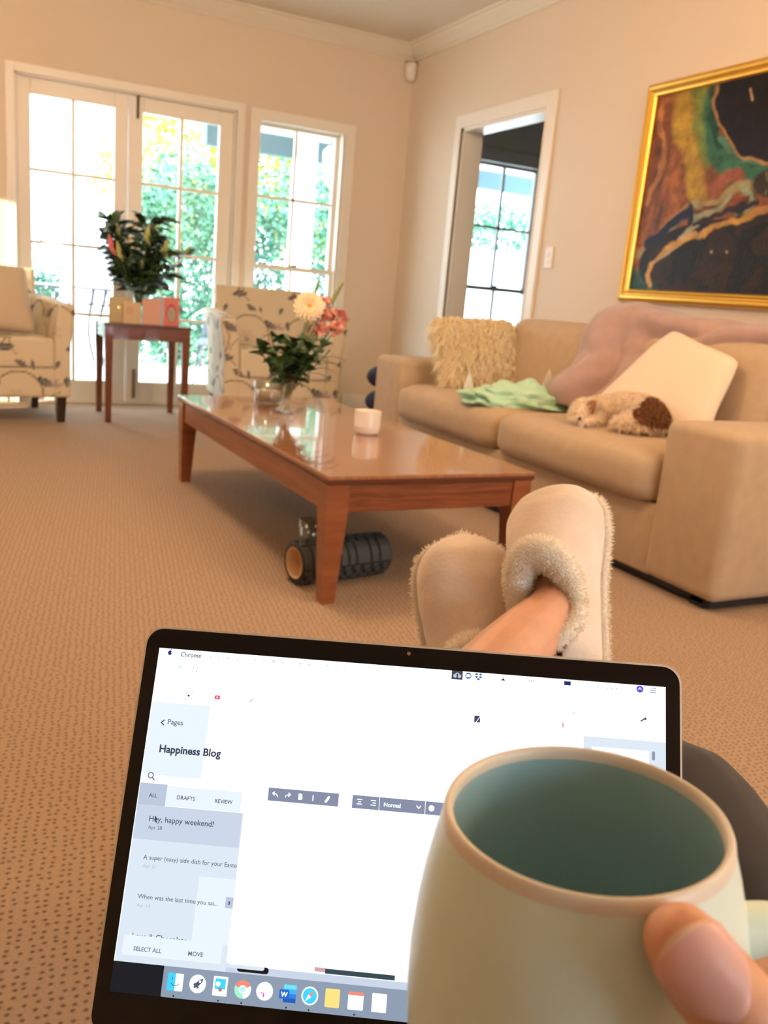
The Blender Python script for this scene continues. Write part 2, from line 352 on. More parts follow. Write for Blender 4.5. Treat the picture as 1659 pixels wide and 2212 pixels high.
bm = bmesh.new(); bx(bm, X1 - .004, X1 + .15, PY1 - .02, PY1, 0, PZ); bx(bm, X1 - .004, X1 + .15, PY0, PY0 + .02, 0, PZ); bx(bm, X1 - .004, X1 + .15, PY0, PY1, PZ - .02, PZ)
o = obj('trim_7', bm, M['trim']); o['kind'] = 'structure'                 # door lining

def leaf_door(name, x0, x1, gx0, gx1, bolt=None):
    r = thing(name, '', 'door', ((x0 + x1) / 2, Y0 + .05, 0)); r['kind'] = 'structure'
    del r['label']; del r['category']
    ox, oy = (x0 + x1) / 2, Y0 + .05
    z0, z1 = .155, 1.945
    bm = bmesh.new(); y0, y1 = -.02, .02
    bx(bm, x0 - ox, gx0 - ox, y0, y1, .01, 2.04, .004, 1); bx(bm, gx1 - ox, x1 - ox, y0, y1, .01, 2.04, .004, 1)
    bx(bm, gx0 - ox, gx1 - ox, y0, y1, .01, z0, .003, 1); bx(bm, gx0 - ox, gx1 - ox, y0, y1, z1, 2.04, .003, 1)
    obj('door_frame', bm, M['trim'], r)
    mx = (gx0 + gx1) / 2
    box('glazing_bar', (mx - ox - .012, mx - ox + .012, -.014, .014, z0, z1), M['trim'], r, .003, 1)
    for k in (1, 2, 3):
        z = z0 + (z1 - z0) * k / 4
        for a, b in ((gx0, mx - .012), (mx + .012, gx1)): box('glazing_bar', (a - ox, b - ox, -.014, .014, z - .011, z + .011), M['trim'], r, .003, 1)
    for k in range(4):
        za, zb = z0 + (z1 - z0) * k / 4, z0 + (z1 - z0) * (k + 1) / 4
        for a, b in ((gx0, mx), (mx, gx1)): box('pane', (a - ox, b - ox, -.002, .002, za, zb), M['glass'], r)
    if bolt:
        box('bolt', (bolt - ox - .008, bolt - ox + .008, -.032, -.018, 1.90, 2.04), M['black'], r, .002, 1)
        box('bolt', (bolt - ox - .012, bolt - ox + .012, -.032, -.018, .04, .245), M['brass'], r, .002, 1)
    return r
leaf_door('door_1', DX0 + .012, 1.118, .514, 1.030)
leaf_door('door_2', 1.122, DX1 - .012, 1.215, 1.735, 1.178)
bm = bmesh.new(); bx(bm, DX0, DX0 + .012, Y0, FY, 0, DZ); bx(bm, DX1 - .012, DX1, Y0, FY, 0, DZ); bx(bm, DX0, DX1, Y0, FY, DZ - .008, DZ); bx(bm, DX0, DX1, Y0, FY, 0, .012)
o = obj('trim_8', bm, M['trim']); o['kind'] = 'structure'

def sash_window(name, x0, x1, m, g0, g1):
    r = thing(name, '', 'window', ((x0 + x1) / 2, Y0 + .06, 0)); r['kind'] = 'structure'; del r['label']; del r['category']
    ox = (x0 + x1) / 2
    bm = bmesh.new()                                    # lining + sill
    bx(bm, x0 - ox, g0 - .03 - ox, -.06, .1, WZ0, WZ1); bx(bm, g1 + .03 - ox, x1 - ox, -.06, .1, WZ0, WZ1); bx(bm, x0 - ox, x1 - ox, -.06, .1, 2.02, WZ1); bx(bm, x0 - ox, x1 - ox, -.06, .1, WZ0, WZ0 + .03)
    obj('window_frame', bm, m, r)
    for za, zb, yy in ((1.052, 1.998, .03), (.14, 1.018, -.01)):
        s = bmesh.new(); y0, y1 = yy - .018, yy + .018
        bx(s, g0 - .03 - ox, g0 - ox, y0, y1, za - .034, zb + .025, .003, 1); bx(s, g1 - ox, g1 + .03 - ox, y0, y1, za - .034, zb + .025, .003, 1)
        bx(s, g0 - ox, g1 - ox, y0, y1, zb, zb + .025 if za > 1 else zb + .034, .003, 1); bx(s, g0 - ox, g1 - ox, y0, y1, za - .034 if za > 1 else za - .05, za, .003, 1)
        so = obj('sash', s, m, r)
        mx = (g0 + g1) / 2 - ox; mz = (za + zb) / 2
        box('glazing_bar', (mx - .01, mx + .01, yy - .012, yy + .012, za, zb), m, so)
        box('glazing_bar', (g0 - ox, g1 - ox, yy - .012, yy + .012, mz - .01, mz + .01), m, so)
        for a, b in ((g0 - ox, mx), (mx, g1 - ox)):
            for c, d in ((za, mz), (mz, zb)): box('pane', (a, b, yy - .002, yy + .002, c, d), M['glass'], so)
    box('sash_lock', (-.022, .022, -.03, .012, 1.05, 1.066), M['black'], r, .003, 1)
    return r
sash_window('window_1', WX0 + .02, WX1, M['trim'], 2.012, 2.62)
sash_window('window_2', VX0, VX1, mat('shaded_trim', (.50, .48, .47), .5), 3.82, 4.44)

# ------------------------------------------------------------------ outside
ZG = -.12
bm = bmesh.new(); bx(bm, -14, 22, FY, 24, ZG - .1, ZG); o = obj('patio_ground', bm, M['pav']); o['kind'] = 'structure'
bm = bmesh.new(); bx(bm, -1.2, 9, FY, 8.62, 2.42, 2.50); o = obj('verandah_roof', bm, M['white_ext']); o['kind'] = 'structure'
box('verandah_beam', (2.2, 9, 8.50, 8.62, 2.12, 2.30), M['bluebeam'], None)['kind'] = 'structure'
box('verandah_fascia', (-1.2, 9, 8.50, 8.60, 2.30, 2.42), M['white_ext'], None)['kind'] = 'structure'
for i, (x, y, wv) in enumerate(((3.19, 8.55, .1), (7.6, 8.55, .1))):
    p = box('verandah_post', (-wv, wv, -.09, .09, ZG, 2.30), M['white_ext'], None, .008, 1); p.location = (x, y, 0)
    tag(p, 'square white verandah post %s' % ('seen through the sash window beside the doors' if i == 0 else 'far along the verandah to the right'), 'post')
bm = bmesh.new(); bx(bm, 4.9, 12, 10.3, 10.45, ZG, 1.62); o = obj('garden_wall', bm, M['white_ext']); o['kind'] = 'structure'
la = thing('wall_lantern', 'white lantern hanging under the blue-grey verandah beam', 'lantern', (3.36, 8.30, 2.12))
lathe('lantern_body', [(.0, -.16), (.05, -.16), (.075, .02), (.075, .08), (.03, .13), (0, .13)], M['white_ext'], la, 16); tube('hanging_rod', [(0, 0, .12), (0, 0, .30)], .008, M['iron'], la, 8, 1)

def foliage(name, c, r3, n, size, m, parent, seed, hollow=.55):
    rnd = random.Random(seed); v = []; f = []
    for _ in range(n):
        while True:
            d = Vector((rnd.gauss(0, 1), rnd.gauss(0, 1), rnd.gauss(0, 1)))
            if d.length > .1: break
        d.normalize(); k = rnd.uniform(hollow, 1) * (1 + .22 * noise.noise(d * 2.3 + Vector((seed, 0, 0))))
        p = Vector(c) + Vector((d.x * r3[0], d.y * r3[1], d.z * r3[2])) * k
        a = Vector((rnd.uniform(-1, 1), rnd.uniform(-1, 1), rnd.uniform(-1, .3))).normalized(); b = a.cross(Vector((rnd.uniform(-1, 1), rnd.uniform(-1, 1), rnd.uniform(-1, 1)))).normalized()
        s = size * rnd.uniform(.6, 1.3); i = len(v)
        v += [p, p + a * s * .5 + b * s * .28, p + a * s, p + a * s * .5 - b * s * .28]; f.append((i, i + 1, i + 2, i + 3))
    return pyd(name, v, f, m, parent, kind='stuff')
sh = [('dense blue-green shrub behind the french doors', 2.5, 10.8, (.85, .8, 1.35), 'hedge', 1.15), ('dense blue-green shrub behind the sash window', 4.2, 11.0, (1.1, .8, 1.7), 'hedge', 1.0),
      ('low blue-green shrub at the far left of the garden', .4, 13.0, (1.6, .8, .95), 'hedge', .5), ('yellow-green tree rising behind the shrubs', 3.1, 13.6, (1.3, .9, 1.5), 'hedge_y', 2.6),
      ('yellow-green tree crown seen high through the sash window', 5.6, 13.4, (1.7, .9, 1.3), 'hedge_y', 2.5), ('loose green shrub outside the far room window', 8.8, 13.0, (1.9, .9, .9), 'hedge', 1.9),
      ('round green shrub between posts at the right of the garden', 5.9, 11.4, (.7, .7, 1.3), 'hedge', .9)]
for i, (lb, x, y, r3, mt, zc) in enumerate(sh):
    t = thing('garden_shrub' if mt == 'hedge' else 'garden_tree', lb, 'shrub' if mt == 'hedge' else 'tree', (x, y, ZG))
    foliage('foliage', (0, 0, zc), r3, 12000, .075 if mt == 'hedge' else .09, M[mt], t, i + 3)
    tube('trunk', [(0, 0, 0), (.03, 0, zc * .6), (0, .02, zc)], [.07, .05, .03], M['bark'], t, 8, 3)
# outdoor furniture
ot = thing('garden_table', 'wrought iron garden table with scrolled apron outside the left door', 'table', (.75, 8.1, ZG))
box('tabletop', (-.55, .55, -.40, .40, .86, .875), M['iron'], ot, .004, 1)
for k in range(7):
    x = -.48 + .16 * k; tube('scroll', [(x + .05 * math.cos(a), -.40, .80 + .05 * math.sin(a)) for a in [j * math.pi / 4 for j in range(9)]], .006, M['iron'], ot, 6, 2)
box('apron_bar', (-.55, .55, -.406, -.394, .735, .747), M['iron'], ot)
for sx in (-1, 1):
    for sy in (-1, 1): tube('leg', [(sx * .45, sy * .34, .86), (sx * .40, sy * .30, .45), (sx * .52, sy * .38, 0)], .014, M['iron'], ot, 6)
cv = thing('covered_barbecue', 'pale grey fabric cover over a hump-shaped barbecue outside', 'cover', (1.35, 9.3, ZG))
v = []; f = []; n = 24
for j, (z, rx, ry) in enumerate(((0, .36, .30), (.5, .35, .29), (.95, .33, .27), (1.15, .27, .22), (1.28, .15, .13), (1.33, .03, .02))):
    for k in range(n):
        a = 2 * math.pi * k / n; q = 1 + .07 * math.sin(5 * a + j * .4) * (1 - j * .15); v.append((rx * q * math.cos(a), ry * q * math.sin(a), z))
for j in range(5):
    for k in range(n): f.append((j * n + k, j * n + (k + 1) % n, (j + 1) * n + (k + 1) % n, (j + 1) * n + k))
f.append(tuple(range(5 * n, 6 * n))); pyd('fabric_cover', v, f, M['cover'], cv, True)
oc = thing('garden_chair', 'dark outdoor chair with thin curved rail seen low through right door', 'chair', (2.42, 8.4, ZG), R(-20))
box('seat', (-.25, .25, -.25, .25, .42, .47), M['seatv'], oc, .015, 3); box('backrest', (-.24, .24, .20, .25, .47, .72), M['seatv'], oc, .02, 3)
tube('arm_rail', [(-.28, -.24, .64), (-.30, .1, .68), (-.15, .30, .76), (.15, .30, .76), (.30, .1, .68), (.28, -.24, .64)], .010, M['white_ext'], oc, 8)
for sx in (-1, 1):
    for sy in (-1, 1): tube('leg', [(sx * .23, sy * .23, .43), (sx * .27, sy * .26, 0)], .012, M['iron'], oc, 6, 1)
fx = thing('potted_flower', 'small pink potted flower on the outdoor table', 'flower', (.62, 8.05, ZG + .875))
lathe('pot', [(0, 0), (.03, 0), (.04, .06), (.036, .06)], M['white_ext'], fx, 12); foliage('blossom', (0, 0, .12), (.04, .04, .07), 60, .03, M['budp'], fx, 3)

# ------------------------------------------------------------------ small fixtures on the walls
o = thing('motion_sensor', 'small cream motion sensor high in the room corner under the cornice', 'sensor', (X1 - .035, Y0 - .035, 2.50))
mw = Matrix.Translation((X1 - .04, Y0 - .04, 2.52)) @ Matrix.Rotation(R(-45), 4, 'Z'); o.matrix_world = mw
v = []; f = []
for z, wd, dp in ((.065, .034, .03), (.055, .038, .045), (-.02, .036, .05), (-.05, .026, .035), (-.06, .02, .02)): v += [(-wd, .04, z), (-wd, -dp + .02, z), (0, -dp, z), (wd, -dp + .02, z), (wd, .04, z)]
for j in range(4):
    for k in range(5): f.append((j * 5 + k, j * 5 + (k + 1) % 5, (j + 1) * 5 + (k + 1) % 5, (j + 1) * 5 + k))
f += [(0, 1, 2, 3, 4), (24, 23, 22, 21, 20)]; pyd('sensor_body', v, f, M['plastic'], o)
box('lens', (-.022, .022, -.052, -.036, -.01, .03), M['trim'], o, .004, 2); box('top_cap', (-.04, .04, -.03, .035, .062, .072), mat('cap_brown', (.45, .35, .22), .5), o, .002, 1)
o = thing('light_switch', 'white double light switch on the wall right of the doorway', 'switch', (X1, 4.345, 1.20))
box('switch_plate', (-.011, 0, -.036, .036, -.06, .06), M['plastic'], o, .003, 2)
for z in (-.02, .02): box('rocker', (-.017, -.010, -.010, .010, z - .013, z + .013), M['trim'], o, .002, 1)

# ------------------------------------------------------------------ painting
YB, YA, ZB_, ZT = 2.10, 3.67, .981, 2.024
pt = thing('framed_painting', 'large dark abstract painting in a gold frame above the sofa', 'painting', (X1, (YA + YB) / 2, ZB_))
py = (YA + YB) / 2; H = ZT - ZB_; Wd = YA - YB
fp = [(0, 0), (.0, .018), (.006, .03), (.018, .036), (.03, .034), (.038, .026), (.042, .026), (.05, .03), (.058, .028), (.064, .018), (.064, 0)]  # inset, depth
v = []; f = []; n = len(fp)
for sy, sz in ((-1, 0), (1, 0), (1, 1), (-1, 1)):
    for d, h in fp: v.append((-h - .002, sy * (Wd / 2 - d), (H - d) if sz else d))
for c in range(4):
    for k in range(n - 1): f.append((c * n + k, c * n + k + 1, ((c + 1) % 4) * n + k + 1, ((c + 1) % 4) * n + k))
pyd('gilt_frame', v, f, M['gold'], pt, False)
NU, NV = 330, 230
uu, vv = np.meshgrid(np.linspace(0, 1, NU), np.linspace(0, 1, NV)); w0, h0 = Wd - .12, H - .12
v = np.stack([np.full(uu.size, -.014), (w0 / 2 - uu.ravel() * w0), (.06 + (1 - vv.ravel()) * h0)], 1)
idx = np.arange(NU * NV).reshape(NV, NU); f = np.stack([idx[:-1, :-1].ravel(), idx[1:, :-1].ravel(), idx[1:, 1:].ravel(), idx[:-1, 1:].ravel()], 1)
cvs = pyd('canvas', v.tolist(), f.tolist(), M['paint'], pt, True)
def vnoise(x, y, s, seed):
    rs = np.random.RandomState(seed); g = rs.rand(64, 64); x = x * s % 63; y = y * s % 63; i = x.astype(int); j = y.astype(int); a = x - i; b = y - j
    a = a * a * (3 - 2 * a); b = b * b * (3 - 2 * b)
    return g[i, j] * (1 - a) * (1 - b) + g[i + 1, j] * a * (1 - b) + g[i, j + 1] * (1 - a) * b + g[i + 1, j + 1] * a * b
def fbm(x, y, s, seed): return .5 * vnoise(x, y, s, seed) + .3 * vnoise(x, y, s * 2.1, seed + 1) + .2 * vnoise(x, y, s * 4.3, seed + 2)
def seg_d(x, y, P):
    d = np.full(x.shape, 9.)
    for (a, b), (c, e) in zip(P, P[1:]):
        t = np.clip(((x - a) * (c - a) + (y - b) * (e - b)) / ((c - a) ** 2 + (e - b) ** 2 + 1e-9), 0, 1); d = np.minimum(d, np.hypot(x - a - t * (c - a), y - b - t * (e - b)))
    return d
def painting(co, no):
    x = (w0 / 2 - co[:, 1]) / h0; y = 1 - (co[:, 2] - .06) / h0                          # x right, y down, in canvas heights
    nx = (fbm(x, y, 6, 3) - .5); ny = (fbm(x, y, 6, 9) - .5); xx = x + nx * .10; yy = y + ny * .10
    c = np.tile(np.array([.30, .10, .035]), (len(x), 1))
    def put(mask, col, s=1.0):
        mask = (np.clip(mask, 0, 1) * s)[:, None]; c[:] = c * (1 - mask) + np.array(col) * mask
    band = lambda P, wd, soft=.5: np.clip((wd - seg_d(xx, yy, P)) / (wd * soft), 0, 1)
    st = fbm(x * 3.0 + y * .4, y * .8, 6, 21)
    put((st - .5) * 5, (.45, .16, .05)); put((.42 - st) * 6, (.13, .05, .03))
    put(band([(.05, .05), (.10, .30), (.05, .52)], .025), (.62, .26, .08)); put(band([(.22, .42), (.27, .55), (.22, .66)], .05), (.50, .17, .04)); put(band([(.0, .80), (.2, .68), (.35, .58)], .02), (.60, .30, .10))
    put(band([(.17, -.05), (.22, .20), (.34, .36), (.40, .50)], .075), (.62, .38, .05)); put(band([(.27, -.05), (.32, .20), (.44, .34)], .06), (.28, .34, .07))
    put(band([(.36, .10), (.46, .30), (.62, .42), (.78, .47)], .075), (.05, .19, .11)); put(band([(.36, -.05), (.40, .16), (.52, .30)], .035), (.02, .09, .06))
    put(band([(.50, .26), (.64, .35), (.80, .42)], .02), (.12, .33, .22))
    put(band([(.50, .48), (.62, .44), (.70, .50)], .04), (.38, .12, .07))
    put(band([(.0, .82), (.15, .76), (.40, .58), (.60, .52), (.78, .50)], .028), (.48, .38, .16)); put(band([(.72, .52), (.76, .58), (.70, .62)], .03), (.35, .45, .28))
    put(band([(.46, .58), (.62, .56), (.74, .57)], .014), (.25, .06, .03))
    # dark pool at the top right
    e1 = ((x - 1.02) / .58) ** 2 + ((y - .02) / .40) ** 2 + nx * .25; put((1.12 - e1) * 30, (.50, .28, .10)); put((1.05 - e1) * 40, (.010, .007, .006)); put((e1 - .35) * 1.2 * (e1 < 1.04), (.02, .014, .03), .8)
    # knotted middle
    kn = ((x - .98) / .26) ** 2 + ((y - .49) / .085) ** 2; put((1 - kn) * 4, (.05, .035, .022)); put((1 - kn) * 3 * (np.sin(38 * (x + nx * .5)) * np.sin(40 * (y + ny * .6)) > .3), (.22, .20, .10), .7)
    # lower dark pool
    e2 = ((x - 1.06) / .86) ** 2 + ((y - .93) / .31) ** 2 + nx * .12; put((1.16 - e2) * 14, (.035, .09, .075), .9)
    e2b = ((x - .62) / .55) ** 2 + ((y - .86) / .21) ** 2 + nx * .1; low = np.minimum(e2, e2b); put((1.1 - low) * 25, (.016, .013, .014)); put((1.08 - low) * 3 * (fbm(x, y, 5, 31) > .55), (.05, .024, .010), .8)
    put(band([(.0, .94), (.03, 1.0), (.16, 1.04)], .10), (.03, .11, .09)); put(band([(.10, .74), (.20, .70), (.38, .60), (.40, .66)], .035), (.012, .016, .05))
    put(band([(.14, .86), (.26, .80), (.40, .72), (.42, .64)], .014), (.58, .46, .28)); put(band([(.34, .74), (.44, .66)], .028), (.55, .48, .30))
    put(band([(.42, .63), (.56, .58), (.62, .54)], .018), (.40, .46, .26)); put(band([(.42, .66), (.60, .60), (.80, .58)], .016), (.03, .02, .02))
    put(band([(.50, .72), (.54, .68), (.72, .63), (1.0, .60), (1.45, .62)], .024), (.72, .38, .07)); put(band([(.8, .62), (1.4, .62)], .02), (.45, .17, .08), .7)
    put(band([(.44, .72), (.25, .78), (.13, .86), (.12, .92), (.17, .98)], .018), (.75, .42, .10)); put(band([(.50, .70), (.46, .73)], .02), (.7, .40, .1))
    put(np.clip((.010 - np.hypot(x - .56, y - .80)) * 300, 0, 1), (.55, .45, .4)); put(np.clip((.010 - np.hypot(x - .66, y - .80)) * 300, 0, 1), (.55, .45, .4)); put(np.clip((.008 - seg_d(x, y, [(.63, .06), (.655, .11)])) * 300, 0, 1), (.55, .35, .22))
    br = fbm(x * 1.3 + y * .5, y * 1.6 - x * .3, 14,  77); return np.clip(c * (.62 * (.45 + 1.1 * br))[:, None], 0, 1)
paint(cvs, painting)

# ------------------------------------------------------------------ sofa
SX0, SX1, SY0, SY1 = 2.15, 3.10, 1.85, 4.44
so = thing('sofa', 'beige fabric three-seater sofa with square arms along the right wall', 'sofa', (2.62, 3.14, 0))
def sbox(nm, b, m=M['sofa'], bev=.02, seg=3, par=so, org=(2.62, 3.14)): return box(nm, (b[0] - org[0], b[1] - org[0], b[2] - org[1], b[3] - org[1], b[4], b[5]), m, par, bev, seg)
sbox('base', (SX0 + .012, SX1, SY0 + .30, SY1 - .30, .035, .285), bev=.012); sbox('plinth', (SX0 + .03, SX1 - .03, SY0 + .03, SY1 - .03, .012, .045), M['sofa_dark'], .003, 1)
sbox('armrest', (SX0, SX1, SY0, SY0 + .325, .035, .585), bev=.035, seg=4); sbox('armrest', (SX0, SX1, SY1 - .325, SY1, .035, .585), bev=.035, seg=4)
sbox('back_frame', (2.90, SX1 + .02, SY0 + .02, SY1 - .02, .035, .70), bev=.04, seg=4)
for y in (SY0 + .06, SY1 - .12):
    for x in (SX0 + .03, SX1 - .1): sbox('foot', (x, x + .07, y, y + .06, 0, .036), M['sofa_dark'], .003, 1)
def cushion_block(nm, b, par, puff=.02, bev=.05, m=M['sofa'], org=(2.62, 3.14), front=0.0, lean=0.0):
    bm = bmesh.new(); x0, x1, y0, y1, z0, z1 = b; n = 12
    bmesh.ops.create_cube(bm, size=1); bmesh.ops.subdivide_edges(bm, edges=bm.edges[:], cuts=n, use_grid_fill=True)
    sx, sy, sz = (x1 - x0) / 2, (y1 - y0) / 2, (z1 - z0) / 2
    for v in bm.verts:
        p = Vector((v.co.x * 2 * sx, v.co.y * 2 * sy, v.co.z * 2 * sz)); q = Vector([math.copysign(min(abs(a), s - bev), a) for a, s in zip(p, (sx, sy, sz))]); d = p - q
        if d.length > 1e-6: p = q + d.normalized() * min(bev, d.length if min(abs(d.x) > 1e-6, 1) + (abs(d.y) > 1e-6) + (abs(d.z) > 1e-6) < 2 else bev)
        fx, fy, fz = 1 - (p.x / sx) ** 2, 1 - (p.y / sy) ** 2, 1 - (p.z / sz) ** 2
        p.z += puff * max(0, fx) ** .5 * max(0, fy) ** .5 * math.copysign(1, p.z) * (abs(p.z) > sz * .6) * (1 if p.z > 0 else .2)
        p.x -= front * max(0, fz) ** .5 * max(0, fy) ** .5 * (p.x < -sx * .6); p.x += lean * p.z
        p += Vector((0, 0, .003 * noise.noise(Vector((p.x, p.y, p.z)) * 7)))
        v.co = p + Vector(((x0 + x1) / 2 - org[0], (y0 + y1) / 2 - org[1], (z0 + z1) / 2))
    return obj(nm, bm, m, par, True)
cushion_block('seat_cushion', (2.125, 2.86, 2.18, 3.145, .275, .455), so, .022, .06, front=.03); cushion_block('seat_cushion', (2.125, 2.86, 3.15, 4.11, .275, .455), so, .022, .06, front=.03)
cushion_block('back_cushion', (2.66, 2.94, 3.15, 3.97, .44, .845), so, .01, .07, front=.03, lean=.22); cushion_block('back_cushion', (2.66, 2.94, 2.20, 3.145, .44, .845), so, .01, .07, front=.03, lean=.22)
for y in (2.66, 3.63): pass

# ------------------------------------------------------------------ things on the sofa
fc = thing('shaggy_cushion', 'shaggy cream fur cushion propped in the far corner of the sofa', 'cushion', (2.43, 3.9, .46))
org = Vector((2.43, 3.9, .46)); C = [Vector(c) - org for c in ((2.245, 4.03, .815), (2.655, 3.89, .84), (2.70, 3.78, .485), (2.27, 3.86, .475))]
fb = obj('cushion_cover', pillow_bm(C, .13), M['fur'], fc, True)
strands('fur', fb, 8000, .055, .0030, M['fur'], fc, .9, random.Random(3), jitter=.9)
wc = thing('velvet_cushion', 'plain cream square cushion tipped on its corner against the mauve throw', 'cushion', (2.58, 2.6, .46))
org = Vector((2.58, 2.6, .46)); C = [Vector(c) - org for c in ((2.70, 2.765, .875), (2.62, 2.325, .785), (2.46, 2.27, .49), (2.40, 2.93, .485))]
obj('cushion_cover', pillow_bm(C, .12, edge=.03), M['cream'], wc, True)
# throw blanket draped over the back
org = Vector((2.75, 2.9, .84))
ctrl = []   # rows from behind the back down to the seat; columns from far (3.40) to near (2.05)
rows = [[(3.08, 3.34, .76), (3.10, 3.12, .80), (3.10, 2.85, .80), (3.10, 2.55, .80), (3.10, 2.20, .78), (3.1, 1.98, .74)],
        [(2.94, 3.35, .885), (2.95, 3.14, .925), (2.95, 2.87, .90), (2.95, 2.58, .895), (2.95, 2.25, .875), (2.98, 2.02, .80)],
        [(2.79, 3.34, .885), (2.77, 3.16, .935), (2.77, 2.90, .90), (2.80, 2.62, .885), (2.82, 2.30, .870), (2.88, 2.04, .80)],
        [(2.70, 3.33, .80), (2.66, 3.18, .84), (2.68, 3.00, .82), (2.73, 2.72, .80), (2.78, 2.40, .835), (2.84, 2.08, .78)],
        [(2.66, 3.32, .70), (2.61, 3.18, .72), (2.62, 3.04, .70), (2.67, 2.86, .68), (2.74, 2.60, .76), (2.80, 2.28, .77)],
        [(2.62, 3.34, .60), (2.56, 3.21, .61), (2.55, 3.10, .60), (2.60, 2.97, .58), (2.66, 2.86, .60), (2.72, 2.70, .66)],
        [(2.58, 3.36, .50), (2.51, 3.24, .50), (2.50, 3.13, .50), (2.54, 3.04, .495), (2.58, 2.96, .50), (2.62, 2.88, .52)]]
rs_ = [catmull(r_, 10) for r_ in rows]; cols = [catmull([r_[i] for r_ in rs_], 8) for i in range(len(rs_[0]))]
nu, nv = len(cols), len(cols[0]); v = []; f = []
for i in range(nu):
    for j in range(nv):
        p = cols[i][j].copy(); s = j / nv
        fold = .026 * math.sin(i * .30 + j * .17 + 5 * noise.noise(p * 2.6)) * min(1, s * 2 + .3) + .05 * (.35 - abs(noise.noise(p * 3.6 + Vector((5, 1, 2))))) + .02 * (.3 - abs(noise.noise(p * 9)))
        v.append(p + Vector((-fold - .012, 0, fold * .5)) - org)
for i in range(nu - 1):
    for j in range(nv - 1): a = i * nv + j; f.append((a, a + 1, a + nv + 1, a + nv))
th = pyd('throw_blanket', v, f, M['throw'], None, True); th.location = org; s_ = th.modifiers.new('thick', 'SOLIDIFY'); s_.thickness = .016; s_.offset = 1
tag(th, 'mauve fleece throw bunched over the back of the sofa', 'blanket')
# mint blanket heap
org = Vector((2.37, 3.33, .475)); bm = bmesh.new(); bmesh.ops.create_icosphere(bm, subdivisions=5, radius=1)
ax_ = Vector((.50, -.15, 0)).normalized(); ay_ = Vector((.15, .50, 0)).normalized()
for q in bm.verts:
    d = q.co.copy(); k = 1 + .22 * noise.noise(d * 2.2 + Vector((4, 0, 0))) + .10 * (1 - 2 * abs(noise.noise(d * 3.5 + Vector((1, 2, 3))))) ** 2 + .08 * math.sin(12 * d.z + 9 * d.x - 6 * d.y + 4 * noise.noise(d * 3))
    h = max(-.12, d.z) * (.085 + .03 * noise.noise(Vector((d.x * 3, 1, 0)))); p = ax_ * d.x * .255 * k + ay_ * d.y * .13 * k; q.co = Vector((p.x, p.y, h * k))
mb = obj('mint_blanket', bm, M['mint'], None, True); mb.location = org; tag(mb, 'mint green knitted baby blanket heaped on the sofa seat', 'blanket')
for k, (x, y, rz, lb) in enumerate(((2.20, 3.50, .3, 'left, beside the shaggy cushion'), (2.58, 3.40, -.2, 'right, near the mauve throw'))):
    o = thing('paper_card', 'white paper corner poking up from the mint blanket, ' + lb, 'paper', (x, y, .46), rz)
    s = 1.0 if k == 0 else 1.25
    pyd('card_sheet', [(-.05 * s, 0, .02), (.045 * s, 0, .02), (.01 * s - .015, .01, .135 * s), (-.05 * s, .003, .02), (.045 * s, .003, .02), (.01 * s - .015, .013, .135 * s)], [(0, 1, 2), (5, 4, 3), (0, 3, 4, 1), (1, 4, 5, 2), (2, 5, 3, 0)], M['paper'], o)
o = tag(tube('dark_sock', [(2.60, 3.42, .545), (2.63, 3.36, .55), (2.66, 3.32, .535)], [.012, .02, .012], M['navy']), 'small dark sock lying on top of the mint blanket', 'sock')

# dog curled on the near seat cushion
dg = thing('dog', 'small white and brown dog curled asleep in front of the cream cushion', 'dog', (2.34, 2.64, .478))
bm = bmesh.new()
def P3(*a): return [Vector(p) for p in a]
tube_bm(bm, P3((.05, -.15, .055), (.11, -.05, .06), (.10, .06, .06), (.02, .13, .05)), [.062, .078, .072, .05], 16)          # curled trunk
tube_bm(bm, P3((.02, .13, .05), (-.03, .14, .045), (-.055, .12, .042)), [.048, .043, .04], 14)                               # neck
tube_bm(bm, P3((-.055, .12, .045), (-.10, .085, .035), (-.125, .055, .024)), [.046, .034, .018], 14)                          # head and muzzle
tube_bm(bm, P3((.06, -.15, .05), (-.02, -.15, .045), (-.06, -.09, .03), (-.02, -.06, .02)), [.052, .045, .02, .015], 12)       # haunch, hock, paw
tube_bm(bm, P3((.0, .10, .03), (-.06, .04, .018), (-.12, .02, .014)), [.026, .016, .015], 10)                                  # front leg
tube_bm(bm, P3((.06, -.17, .05), (.0, -.19, .03), (-.07, -.14, .02)), [.018, .016, .01], 8)                                    # tail
dm = mat('dog_coat', (.80, .66, .50), .95); N_ = dm.node_tree.nodes; K_ = dm.node_tree.links
tc_ = N_.new('ShaderNodeTexCoord'); sp_ = N_.new('ShaderNodeSeparateXYZ'); K_.new(tc_.outputs['Object'], sp_.inputs[0])
m1_ = N_.new('ShaderNodeMath'); m1_.operation = 'MULTIPLY_ADD'; K_.new(sp_.outputs['Z'], m1_.inputs[0]); m1_.inputs[1].default_value = 1.2; m1_.inputs[2].default_value = -.24
m2_ = N_.new('ShaderNodeMath'); m2_.operation = 'LESS_THAN'; K_.new(sp_.outputs['Y'], m2_.inputs[0]); K_.new(m1_.outputs[0], m2_.inputs[1])
mx_ = N_.new('ShaderNodeMixRGB'); K_.new(m2_.outputs[0], mx_.inputs[0]); mx_.inputs[1].default_value = (.80, .66, .50, 1); mx_.inputs[2].default_value = (.25, .10, .04, 1); K_.new(mx_.outputs[0], N_['Principled BSDF'].inputs['Base Color'])
body = obj('body', bm, dm, dg, True); r_ = body.modifiers.new('r', 'REMESH'); r_.mode = 'VOXEL'; r_.voxel_size = .005; r_.use_smooth_shade = True
strands('white_fur', body, 9000, .026, .0016, M['dogw'], dg, .5, random.Random(5), sel=lambda c, n: n.z > -.5 and c.y < .15 and c.y > -.238 + 1.2 * c.z, jitter=.7)
